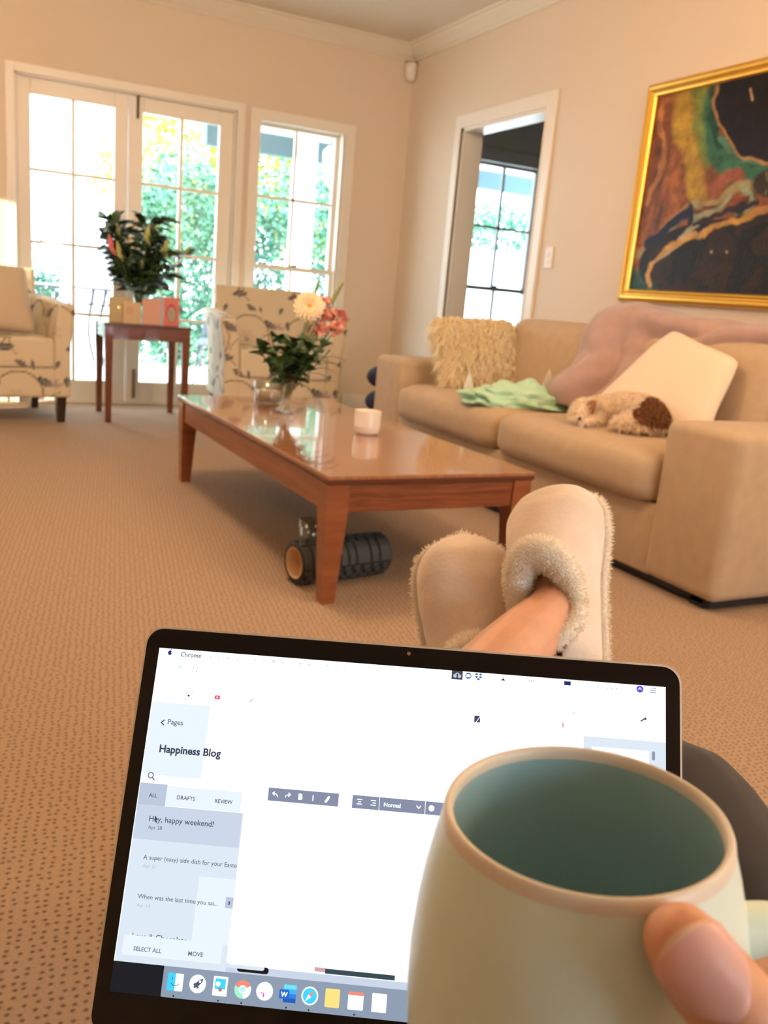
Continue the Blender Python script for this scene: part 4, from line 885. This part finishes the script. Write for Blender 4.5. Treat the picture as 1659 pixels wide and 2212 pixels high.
text('screen_text', 'Hey, happy weekend!', 41, 221, 472, T1, bold=.005); text('screen_text', 'Apr 28', 41, 80, 492, T2)
sc_poly('mouse_pointer', [(56, 456), (66, 466), (61, 467), (64, 474), (61, 475), (58.5, 468), (56, 471)], T1, 5)
text('screen_text', 'A super (easy) side dish for your Easte', 40, 298, 570, T1); text('screen_text', 'Apr 21', 41, 77, 591, T3)
text('screen_text', 'When was the last time you sai...', 40, 259, 669, T1); text('screen_text', 'Apr 14', 40, 76, 690, T3); sc_rect('count_badge', 279, 645, 300, 672, PAN2, 2.5); text('screen_text', '1', 287.5, 291, 664, T1, h=13)
text('screen_text', 'Love & Chocolate', 40, 188, 768, T1, lay=2); text('screen_text', 'SELECT ALL', 48, 124, 797, T2, bold=.012); text('screen_text', 'MOVE', 196, 236, 796, T2, bold=.012)
# editor toolbar
sc_rect('editor_toolbar', 362, 357, 557, 391, BARC, 3.5); sc_rect('editor_toolbar', 595, 357, 850, 391, BARC, 3.5); sc_rect('toolbar_divider', 668.5, 357, 670, 391, WHT, 4); sc_rect('toolbar_divider', 794, 357, 795.5, 391, WHT, 4)
def arc(nm, cx_, cy_, r_, a0, a1, m, th=2.4):
    P = [(cx_ + (r_ + th) * math.cos(R(a0 + (a1 - a0) * k / 10)), cy_ - (r_ + th) * math.sin(R(a0 + (a1 - a0) * k / 10))) for k in range(11)] + [(cx_ + r_ * math.cos(R(a1 + (a0 - a1) * k / 10)), cy_ - r_ * math.sin(R(a1 + (a0 - a1) * k / 10))) for k in range(11)]
    return sc_poly(nm, P, m, 4.5)
arc('undo_icon', 380, 380, 7, 0, 100, WHT); sc_poly('undo_icon', [(372, 371), (380, 365), (380, 378)], WHT, 4.5); arc('redo_icon', 418, 380, 7, 80, 180, WHT); sc_poly('redo_icon', [(426, 371), (418, 365), (418, 378)], WHT, 4.5)
text('toolbar_letter', 'B', 446, 458, 381, WHT, lay=4.5, bold=.06); text('toolbar_letter', 'I', 485, 488, 381, WHT, lay=4.5, bold=.03); sc_poly('link_icon', [(519, 380), (528, 366), (532, 366), (533, 370), (525, 383), (521, 384)], WHT, 4.5)
for k, (a, b) in enumerate(((608, 622), (611, 619), (608, 622))): sc_rect('align_icon', a, 366 + k * 6, b, 368.4 + k * 6, WHT, 4.5)
for k, (a, b) in enumerate(((646, 660), (651, 660), (646, 660))): sc_rect('align_icon', a, 366 + k * 6, b, 368.4 + k * 6, WHT, 4.5)
text('screen_text', 'Normal', 682, 728, 380, WHT, lay=4.5, bold=.02); sc_poly('chevron', [(770, 371), (772, 369), (777, 375), (782, 369), (784, 371), (777, 379)], WHT, 4.5); sc_disc('toolbar_icon', 812, 374, 8, WHT, 4.5)
# menu bar and tab strip marks
sc_disc('apple_icon', 33, 12, 6, NAVY, 4, ry=6.5); sc_disc('apple_icon', 39.5, 11, 3.2, WHT, 4.4); sc_poly('apple_icon', [(33, 5.5), (34, 2.5), (37, 1), (36.5, 4)], NAVY, 4)
rg = random.Random(4)
for x in list(range(150, 560, 26)) + [935, 1250, 1262, 1275, 1290, 1302]: sc_rect('faint_menu_mark', x, 12 + rg.uniform(-2, 3), x + rg.uniform(3, 9), 17, em('faint_grey', (.62, .66, .72)) if x == 150 else bpy.data.materials['faint_grey'], 4)
sc_disc('green_button', 69, 50, 5, em('mint_dot', (.55, .95, .72)), 4)
GR = em('bracket_grey', (.25, .27, .3))
for x, y in ((105, 46), (116, 46), (105, 57), (116, 57)): sc_rect('bracket_icon', x, y, x + 4, y + 2.4, GR, 4)
sc_disc('target_icon', 104, 128, 3, T1, 4)
for x, y in ((95, 119), (111, 119), (95, 136), (111, 136)): sc_rect('target_icon', x, y, x + 3.4, y + 2, GR, 4)
sc_rect('play_icon', 179, 121, 195, 132, em('play_red', (.75, .10, .18)), 4, 3); sc_poly('play_icon', [(185, 123.5), (190, 126.5), (185, 129.5)], WHT, 4.5)
arc('green_curve', 290, 131, 6, 90, 190, em('leaf_green', (.25, .42, .04)), 2.2)
sc_rect('cloud_icon', 845, 0, 876, 24, em('charcoal', (.05, .05, .06)), 4); sc_disc('cloud_icon', 855, 14, 5.5, PAN2, 4.4); sc_disc('cloud_icon', 861, 11, 6.5, PAN2, 4.4); sc_disc('cloud_icon', 867, 14.5, 5, PAN2, 4.4); sc_rect('cloud_icon', 859.5, 10, 862.5, 18, NAVY, 4.8); sc_poly('cloud_icon', [(857, 12), (861, 7), (865, 12)], NAVY, 4.8)
sc_disc('camera_icon', 892, 11, 8.5, em('icon_blue', (.06, .13, .40)), 4); sc_rect('camera_icon', 886, 7, 898, 15, WHT, 4.4, 2)
for x, y in ((915, 5), (926, 5), (915, 12.5), (926, 12.5), (920.5, 18.5)): sc_poly('diamond_icon', [(x - 5.2, y), (x, y - 3.4), (x + 5.2, y), (x, y + 3.4)], em('icon_blue2', (.05, .12, .35)) if (x, y) == (915, 5) else bpy.data.materials['icon_blue2'], 4)
sc_poly('triangle_icon', [(984, 17), (990, 10), (996, 17)], NAVY, 4)
for x in (1063, 1069, 1075): sc_disc('dots_icon', x, 12, 1.4, T1, 4)
sc_rect('battery_icon', 1160, 5, 1178, 16, NAVY, 4); sc_disc('round_app_icon', 1369, 11, 9.5, em('icon_purple', (.10, .06, .60)), 4); sc_poly('round_app_icon', [(1362, 14), (1369, 5), (1376, 14), (1369, 11)], em('icon_cyan', (.5, .9, .95)), 4.4)
for k in range(3): sc_rect('list_icon', 1397, 5 + k * 6, 1413, 6.8 + k * 6, T2, 4)
sc_poly('compose_icon', [(915, 119), (931, 119), (919, 137), (915, 137)], T1, 4); sc_poly('compose_icon', [(931, 122), (931, 137), (921, 137)], T1, 4); sc_poly('arrow_icon', [(1370, 98), (1377, 92), (1386, 86), (1388, 94), (1381, 93), (1374, 99)], T1, 4)
sc_disc('green_mark', 1189, 90, 5, bpy.data.materials['mint_dot'], 4, ry=3); sc_rect('red_mark', 1157, 119, 1162, 132, em('soft_red', (.9, .35, .35)), 4)
# dock
sc_rect('dock', 137, 826, 1310, 900, DOCK, 1, 4); sc_rect('back_window', 137, 808, 1300, 829, PAN4, .5); sc_rect('back_window', 330, 806, 414, 822, em('black_ui', (.006, .006, .008)), 1.2, 7); sc_rect('back_window', 138, 790, 402, 815, PAN, 1.4, 6); sc_rect('back_window', 534, 793, 562, 803, em('dusty_pink', (.6, .35, .4)), 3.2); sc_rect('back_window', 562, 794, 745, 806, em('teal_photo', (.03, .06, .08)), 3.2)
CY, BL, WH = em('dock_cyan', (.05, .62, .90)), em('dock_blue', (.01, .14, .62)), WHT
s = 21
sc_rect('dock_icon', 171 - s, 862 - s, 171, 862 + s, CY, 3, 3); sc_rect('dock_icon', 171, 862 - s, 171 + s, 862 + s, WH, 3, 3); arc('dock_icon', 171, 858, 12, 210, 330, T1, 1.6); sc_rect('dock_icon', 161, 851, 163, 857, T1, 4)
sc_disc('dock_icon', 231, 861, 22, WH, 3); sc_poly('dock_icon', [(221, 872), (222, 862), (236, 850), (245, 847), (243, 856), (231, 869)], em('rocket_slate', (.08, .10, .16)), 4); sc_poly('dock_icon', [(217, 866), (224, 858), (227, 861)], bpy.data.materials['rocket_slate'], 4); sc_poly('dock_icon', [(228, 873), (233, 866), (236, 870)], bpy.data.materials['rocket_slate'], 4); sc_disc('dock_icon', 237, 855, 3, WH, 4.5)
sc_rect('dock_icon', 272, 838, 310, 884, WH, 3); sc_rect('dock_icon', 277, 843, 305, 868, CY, 4); sc_disc('dock_icon', 285, 856, 6, WH, 4.5); sc_disc('dock_icon', 292, 869, 5, em('photo_brown', (.4, .25, .15)), 4.5)
RD, GN, YL = em('dock_red', (.86, .25, .17)), em('dock_green', (.35, .85, .60)), em('dock_yellow', (.95, .72, .30))
sc_disc('dock_icon', 351, 863, 22, RD, 3, 25, 160); sc_disc('dock_icon', 351, 863, 22, GN, 3, 160, 280); sc_disc('dock_icon', 351, 863, 22, WH, 3, 280, 385); sc_disc('dock_icon', 351, 863, 10, WH, 4); sc_disc('dock_icon', 351, 863, 7, em('ring_aqua', (.45, .85, .88)), 4.5)
sc_disc('dock_icon', 409, 862, 22, WH, 3); sc_rect('dock_icon', 405, 866, 409, 876, em('magenta', (.7, .1, .4)), 4); sc_disc('dock_icon', 402, 866, 2, bpy.data.materials['magenta'], 4)
for k, c in enumerate((em('word_light', (.15, .72, .93)), em('word_mid', (.05, .42, .85)), em('word_blue', (.02, .22, .70)), em('word_deep', (.01, .10, .50)))): sc_rect('dock_icon', 459, 841 + k * 10.5, 492, 851.5 + k * 10.5, c, 3)
sc_rect('dock_icon', 448, 853, 474, 875, BL, 3.6, 3); text('dock_letter', 'W', 452, 470, 870, WH, lay=4.6, bold=.03)
sc_disc('dock_icon', 528, 862, 22, WH, 3); sc_disc('dock_icon', 528, 862, 18.5, CY, 4); sc_poly('dock_icon', [(540, 848), (531, 865), (525, 859)], RD, 4.6); sc_poly('dock_icon', [(516, 876), (531, 865), (525, 859)], WH, 4.6)
sc_rect('dock_icon', 568, 840, 606, 884, em('note_yellow', (.95, .72, .22)), 3, 3); sc_rect('dock_icon', 628, 842, 668, 884, WH, 3, 3); sc_rect('dock_icon', 628, 842, 668, 850, RD, 3.5, 2); sc_rect('dock_icon', 690, 840, 728, 884, WH, 3, 2)
for x in (171, 290, 351, 469, 528, 647): sc_disc('dock_dot', x, 895, 2.2, bpy.data.materials['black_ui'], 4)
v = [(.0024 * math.cos(R(a)) * .45, .0971 + .0024 * math.sin(R(a)) * .45, .00018) for a in range(0, 360, 20)]; pyd('webcam', v, [tuple(range(len(v)))], mat('webcam_lens', (.30, .12, .10), .3), lp)
# keyboard half
hinge = Vector((0, -.111, -.003)); fwd = Vector((-.508, -.861, 0)); fwd = (fwd - LX * fwd.dot(LX)).normalized(); bu = LX.cross(-fwd).normalized()
BMx = Matrix(((LX.x, -fwd.x, bu.x), (LX.y, -fwd.y, bu.y), (LX.z, -fwd.z, bu.z)))
loc3 = LM.to_3x3().inverted() @ BMx
kb = plate('keyboard_base', rrect(-.1521, .1521, -.212, 0, .0105), -.0135, -.003, M['alu'], lp); kb.matrix_basis = Matrix.Translation(hinge) @ loc3.to_4x4()
bm = bmesh.new(); bx(bm, -.05, .05, -.195, -.118, -.003, -.0026); obj('trackpad', bm, mat('trackpad', (.6, .58, .55), .3, metal=.8), kb)
bm = bmesh.new()
for r_i in range(5):
    for k in range(14): bx(bm, -.137 + k * .0196, -.137 + k * .0196 + .0162, -.103 + r_i * .0185, -.103 + r_i * .0185 + .0155, -.003, -.0012)
obj('keys', bm, M['key'], kb)['kind'] = 'stuff'

# ------------------------------------------------------------------ mug
MC = Vector((.1574, .1652, .764)); MN = Vector((-.038, .062, .997)).normalized()
MXa = Vector((.93, -.37, 0)); MXa = (MXa - MN * MXa.dot(MN)).normalized(); MYa = MN.cross(MXa)
MM = Matrix(((MXa.x, MYa.x, MN.x, MC.x), (MXa.y, MYa.y, MN.y, MC.y), (MXa.z, MYa.z, MN.z, MC.z), (0, 0, 0, 1)))
mg = thing('mug', 'pale green glazed mug held up in front of the laptop', 'mug', mw=MM)
outer = [(.0387, 0), (.0393, -.0004), (.0398, -.0016), (.0403, -.004), (.0425, -.012), (.0448, -.022), (.0467, -.033), (.0482, -.046), (.0487, -.058), (.0483, -.070), (.0465, -.083), (.043, -.094), (.037, -.101), (.030, -.104), (0, -.104)]
lathe('mug_body', outer, M['mug'], mg, 96)
lathe('mug_lining', [(.0387, 0), (.0380, -.0004), (.0375, -.0016), (.0375, -.004), (.0390, -.012), (.0408, -.022), (.0427, -.033), (.0441, -.046), (.0446, -.058), (.044, -.07), (.042, -.083), (.034, -.096), (0, -.098)], M['mug_in'], mg, 96)
lathe('mug_rim', [(.0404, -.0038), (.0400, -.0015), (.0394, -.0002), (.0387, .0002), (.0379, -.0002), (.0373, -.0015), (.0373, -.0036)], M['mugrim'], mg, 96)
bm = bmesh.new(); tube_bm(bm, [Vector((.0455, 0, -.041)), Vector((.062, 0, -.040)), Vector((.078, 0, -.047)), Vector((.084, 0, -.066)), Vector((.077, 0, -.088)), Vector((.058, 0, -.098)), Vector((.040, 0, -.096))], [.0085, .0072, .0062, .0058, .0058, .006, .0075], 14, 8); obj('handle', bm, M['mug'], mg, True)
# foot frames (toe tip, heel-to-toe direction, instep normal), shared by the slippers and the feet in them
FR_TOE, FR_A, FR_N = Vector((.628, .777, .686)), Vector((.3445, .6667, .5956)).normalized(), Vector((-.84, -.22, .76))
FL_TOE, FL_A, FL_N = Vector((.5177, .8064, .6382)), Vector((.100, .44, .885)).normalized(), Vector((-.42, -.77, .48))
def foot_pt(T, A, N, x, y, z):
    N = (N - A * N.dot(A)).normalized(); return T - A * .240 + A.cross(N) * x + A * y + N * z
# ------------------------------------------------------------------ person: legs, hips and the hand on the mug
PO = Vector((.09, -.10, 0))
ps = thing('person', 'person in black leggings and cream slippers, legs crossed, holding the mug', 'person', PO)
bm = bmesh.new()
def limb(pts, rad, n=16, sm=6): tube_bm(bm, [Vector(p) - PO for p in pts], rad, n, sm)
hipR, hipL = (.185, -.13, .43), (.01, -.05, .42)
thR = [hipR, (.28, .01, .44), (.368, .168, .512), (.392, .335, .592)]; thL = [hipL, (.045, .08, .428), (.075, .24, .438), (.113, .434, .432)]
aR, aL = foot_pt(FR_TOE, FR_A, FR_N, 0, .055, .060), foot_pt(FL_TOE, FL_A, FL_N, 0, .055, .060)
fR, fL = foot_pt(FR_TOE, FR_A, FR_N, 0, .075, .040), foot_pt(FL_TOE, FL_A, FL_N, 0, .075, .040); gR, gL = foot_pt(FR_TOE, FR_A, FR_N, 0, .19, .030), foot_pt(FL_TOE, FL_A, FL_N, 0, .19, .030)
kR, kL = Vector((.392, .335, .592)), Vector((.113, .434, .432))
shR = [kR, kR.lerp(aL, .35) + Vector((0, 0, .004)), kR.lerp(aL, .75) - Vector((0, 0, .010)), aL, fL]; shL = [kL, kL.lerp(aR, .35) + Vector((0, 0, .004)), kL.lerp(aR, .75) + Vector((0, 0, .012)), aR, fR]
limb(thR, [.080, .076, .064, .052]); limb(thL, [.080, .073, .064, .052])
limb(shR, [.050, .048, .036, .028, .027]); limb(shL, [.050, .046, .035, .0265, .026])
limb([aR, fR, gR], [.025, .029, .022]); limb([aL, fL, gL], [.027, .029, .022])   # feet inside the slippers
limb([(.185, -.13, .45), (.10, -.12, .46), (.01, -.05, .44)], [.09, .10, .09]); limb([(.09, -.14, .46), (.07, -.20, .62), (.05, -.26, .80)], [.11, .10, .11])       # pelvis, torso
limb([(.05, -.27, .84), (.22, -.30, .84)], [.08, .055])
limb([(.22, -.30, .84), (.31, -.24, .70), (.37, -.16, .60)], [.048, .044, .036]); limb([(.37, -.16, .60), (.345, -.05, .64), (.315, .055, .680)], [.036, .032, .025])
W2 = lambda x, y, z: MM @ Vector((x, y, z))                                                                                          # mug space -> world
limb([(.315, .055, .680), W2(.152, .004, -.098), W2(.132, .030, -.094)], [.024, .025, .019])                                            # palm
limb([W2(.146, .0, -.098), W2(.132, .026, -.088)], [.019, .013]); limb([W2(.146, .0, -.108), W2(.130, .026, -.116)], [.018, .012])
for z, L_f, r0 in ((-.076, 1.0, .0074), (-.087, 1.06, .0074), (-.098, 1.0, .0070), (-.110, .84, .0062)):
    z2 = {-.076: -.064, -.087: -.073, -.098: -.082, -.110: -.088}[z]
    limb([W2(.128, .026, z - .006), W2(.104, .036, z), W2(.072, .024 * L_f, z2), W2(.066, .004, z2), W2(.074, -.016 * L_f, z2), W2(.086, -.020 * L_f, z2)], [r0 * 1.12, r0 * 1.12, r0, r0, r0 * .93, r0 * .8], 12, 5)
TH = [Vector(p) + Vector((.0009, -.0018, -.0049)) * (1 if i < 5 else .5) for i, p in enumerate([(.1466, .1192, .7664), (.1505, .1135, .7602), (.1560, .1060, .7530), (.1650, .1000, .7410), (.1850, .0930, .7230), (.215, .086, .705), (.262, .078, .690)])]
limb(TH, [.0092, .0106, .0110, .0104, .0108, .0125, .017], 20, 6)
body = obj('body', bm, M['skin'], ps, True); r_ = body.modifiers.new('r', 'REMESH'); r_.mode = 'VOXEL'; r_.voxel_size = .0018; r_.use_smooth_shade = True; s_ = body.modifiers.new('s', 'SMOOTH'); s_.iterations = 6; s_.factor = .6
# thumbnail
T0, T1_ = Vector(TH[0]), Vector(TH[2]); ta = (T1_ - T0).normalized(); cen = (T0 * .78 + T1_ * .22); tocam = (Vector((0, 0, .9)) - cen).normalized(); tn = (tocam - ta * tocam.dot(ta)).normalized(); tsd = ta.cross(tn)
v = []; f = []; nu, nv = 14, 12
for i in range(nu + 1):
    for j in range(nv + 1):
        u = i / nu; a = (j / nv * 2 - 1); w_ = (.0092 * (1 - max(0, .22 - u) ** 2 * 7) * (1 - max(0, u - .62) ** 2 * 3.6)); ww = a * w_; along = -.0085 + .0165 * u - (.0022 * (1 - a * a) if u < .3 else 0) * (1 - u / .3) + (.0022 * (1 - a * a)) * max(0, (u - .7) / .3)
        rr_ = .0109 + .0002; hh = math.sqrt(max(0, rr_ ** 2 - ww ** 2)) + .0002 - .0016 * max(0, .25 - u) * 3
        v.append(cen + ta * along + tsd * ww + tn * hh - PO)
for i in range(nu):
    for j in range(nv): q = i * (nv + 1) + j; f.append((q, q + 1, q + nv + 2, q + nv + 1))
nl = pyd('thumbnail', v, f, [M['nail'], mat('nail_tip', (.84, .55, .38), .4)], ps, True)
for p_ in nl.data.polygons:
    if p_.index < nv: p_.material_index = 1
s_ = nl.modifiers.new('t', 'SOLIDIFY'); s_.thickness = .0006; s_.offset = 0
# leggings
bm = bmesh.new(); limb(thR, [.086, .082, .070, .059]); limb(thL, [.086, .078, .069, .058]); limb(shR[:2] + [kR.lerp(aL, .55)], [.057, .054, .048]); limb(shL[:2] + [kL.lerp(aR, .6)], [.056, .054, .046]); limb([(.19, -.13, .45), (.10, -.12, .46), (.005, -.05, .44)], [.10, .11, .10]); limb([(.09, -.14, .46), (.08, -.17, .55)], [.125, .115])
lg = obj('leggings', bm, M['legging'], ps, True); r_ = lg.modifiers.new('r', 'REMESH'); r_.mode = 'VOXEL'; r_.voxel_size = .006; r_.use_smooth_shade = True; s_ = lg.modifiers.new('s', 'SMOOTH'); s_.iterations = 4
bm = bmesh.new(); limb([(.09, -.14, .50), (.07, -.20, .62), (.05, -.26, .80)], [.125, .115, .125]); limb([(.05, -.27, .84), (.22, -.30, .84)], [.09, .065]); limb([(.22, -.30, .84), (.31, -.24, .70), (.37, -.16, .60)], [.06, .056, .046]); limb([(.37, -.16, .60), (.345, -.05, .64), (.325, .02, .667)], [.046, .042, .036])
jp = obj('jumper', bm, M['top_c'], ps, True); r_ = jp.modifiers.new('r', 'REMESH'); r_.mode = 'VOXEL'; r_.voxel_size = .008; r_.use_smooth_shade = True

# ------------------------------------------------------------------ slippers
def slipper(label, toe, A, N, seed):
    A = Vector(A).normalized(); N = Vector(N); N = (N - A * N.dot(A)).normalized(); X = A.cross(N)
    L = .240; heel = Vector(toe) - A * L
    mw = Matrix(((X.x, A.x, N.x, heel.x), (X.y, A.y, N.y, heel.y), (X.z, A.z, N.z, heel.z), (0, 0, 0, 1)))
    r = thing('slipper', label, 'slipper', mw=mw, group='pair of cream fleece slippers')
    S = np.linspace(0, 1, 46)
    def wdt(s):
        return .93 * wdt_(s)
    def wdt_(s):
        base_ = np.interp(s, [0, .1, .25, .45, .68, .82, 1], [.030, .037, .039, .042, .0525, .0545, .052]); e = max(0, 1 - ((s - .76) / .24) ** 2.6) ** .5 if s > .76 else 1; e2 = max(0, 1 - ((.10 - s) / .10) ** 2) ** .5 if s < .10 else 1
        return float(base_ * e * e2)
    def hgt(s): return float(np.interp(s, [0, .08, .30, .45, .62, .80, .92, 1], [.040, .062, .068, .076, .068, .056, .042, .014]))
    n = 28; v = []; f = []
    for s in S:
        for k in range(n + 1):
            a = math.pi * k / n; ww = max(wdt(s), .001); sq = abs(math.sin(a)) ** .72
            v.append((-ww * math.cos(a) * (1 + .05 * math.sin(a)), s * L, .010 + hgt(s) * sq))
    def opening(p): return ((p[1] / L - .25) / .215) ** 2 + (p[0] / .030) ** 2 < 1 and p[2] > .042
    for i in range(len(S) - 1):
        for k in range(n):
            q = (i * (n + 1) + k, i * (n + 1) + k + 1, (i + 1) * (n + 1) + k + 1, (i + 1) * (n + 1) + k)
            c = [sum(v[t][d] for t in q) / 4 for d in range(3)]
            if not opening(c): f.append(q)
    up_ = pyd('suede_upper', v, f, M['suede'], r, True); s_ = up_.modifiers.new('t', 'SOLIDIFY'); s_.thickness = .004; s_.offset = 1
    P = [(-wdt(s) - .003 * (0.02 < s < .99), s * L) for s in S] + [(wdt(s) + .003 * (0.02 < s < .99), s * L) for s in S[::-1]]
    plate('sole', P, -.004, .012, M['sole'], r)
    # fleece cuff round the opening, wide over the instep
    ring = []; rad = []
    for k in range(17):
        a = 2 * math.pi * k / 16; s = .27 + .20 * math.sin(a); x = .031 * math.cos(a); ww = wdt(s); hh = hgt(min(s, .5)); z = .012 + hh * max(0, 1 - (x / max(ww * 1.05, .02)) ** 2) ** .36
        ring.append((x, s * L, z)); rad.append(.0085 + .0095 * max(0, math.sin(a)))
    cuff = tube('fleece_cuff', ring, rad, M['fleece'], r, 12, 4); strands('fleece_pile', cuff, 6500, .0050, .00045, M['pile'], r, .1, random.Random(seed), jitter=.8)
    v2 = catmull([(-wdt(s) * 1.0 - .004, s * L, .013) for s in S[::3]] + [(0, L * 1.012, .013)] + [(wdt(s) * 1.0 + .004, s * L, .013) for s in S[::-3]], 2)
    trim = tube('fleece_welt', v2, .0048, M['fleece'], r, 8, 1); strands('welt_pile', trim, 7500, .0055, .0004, M['pile'], r, 0, random.Random(seed + 1), jitter=.9)
    return r
slipper('right-hand cream suede slipper of the pair, bare ankle rising from its fleece cuff', FR_TOE, FR_A, FR_N, 41)
slipper('left-hand cream suede slipper of the pair, rounded toe cap facing the camera', FL_TOE, FL_A, FL_N, 51)
# pouf under the crossed heels and the seat they sit on
pf = thing('footstool', 'round dark footstool under the crossed heels, hidden behind the laptop', 'footstool', (.485, .725, 0))
lathe('stool_body', [(0, .02), (.16, .02), (.175, .05), (.18, .2), (.175, .36), (.155, .405), (0, .412)], M['pouf'], pf, 36); lathe('stool_base', [(0, 0), (.14, 0), (.14, .022), (0, .022)], M['darkwood'], pf, 24)
us = thing('lounge_chair', 'brown lounge chair the person sits in', 'chair', (.03, -.24, 0), R(-30))
box('seat', (-.32, .32, -.28, .30, .12, .345), M['chair_u'], us, .04, 4); box('backrest', (-.32, .32, -.46, -.28, .12, .80), M['chair_u'], us, .05, 4)
for sx in (-1, 1):
    for y in (-.40, .24): bm = bmesh.new(); taper_leg(bm, sx * .27, y, 0, .125, .02, .028); obj('leg', bm, M['darkwood'], us)
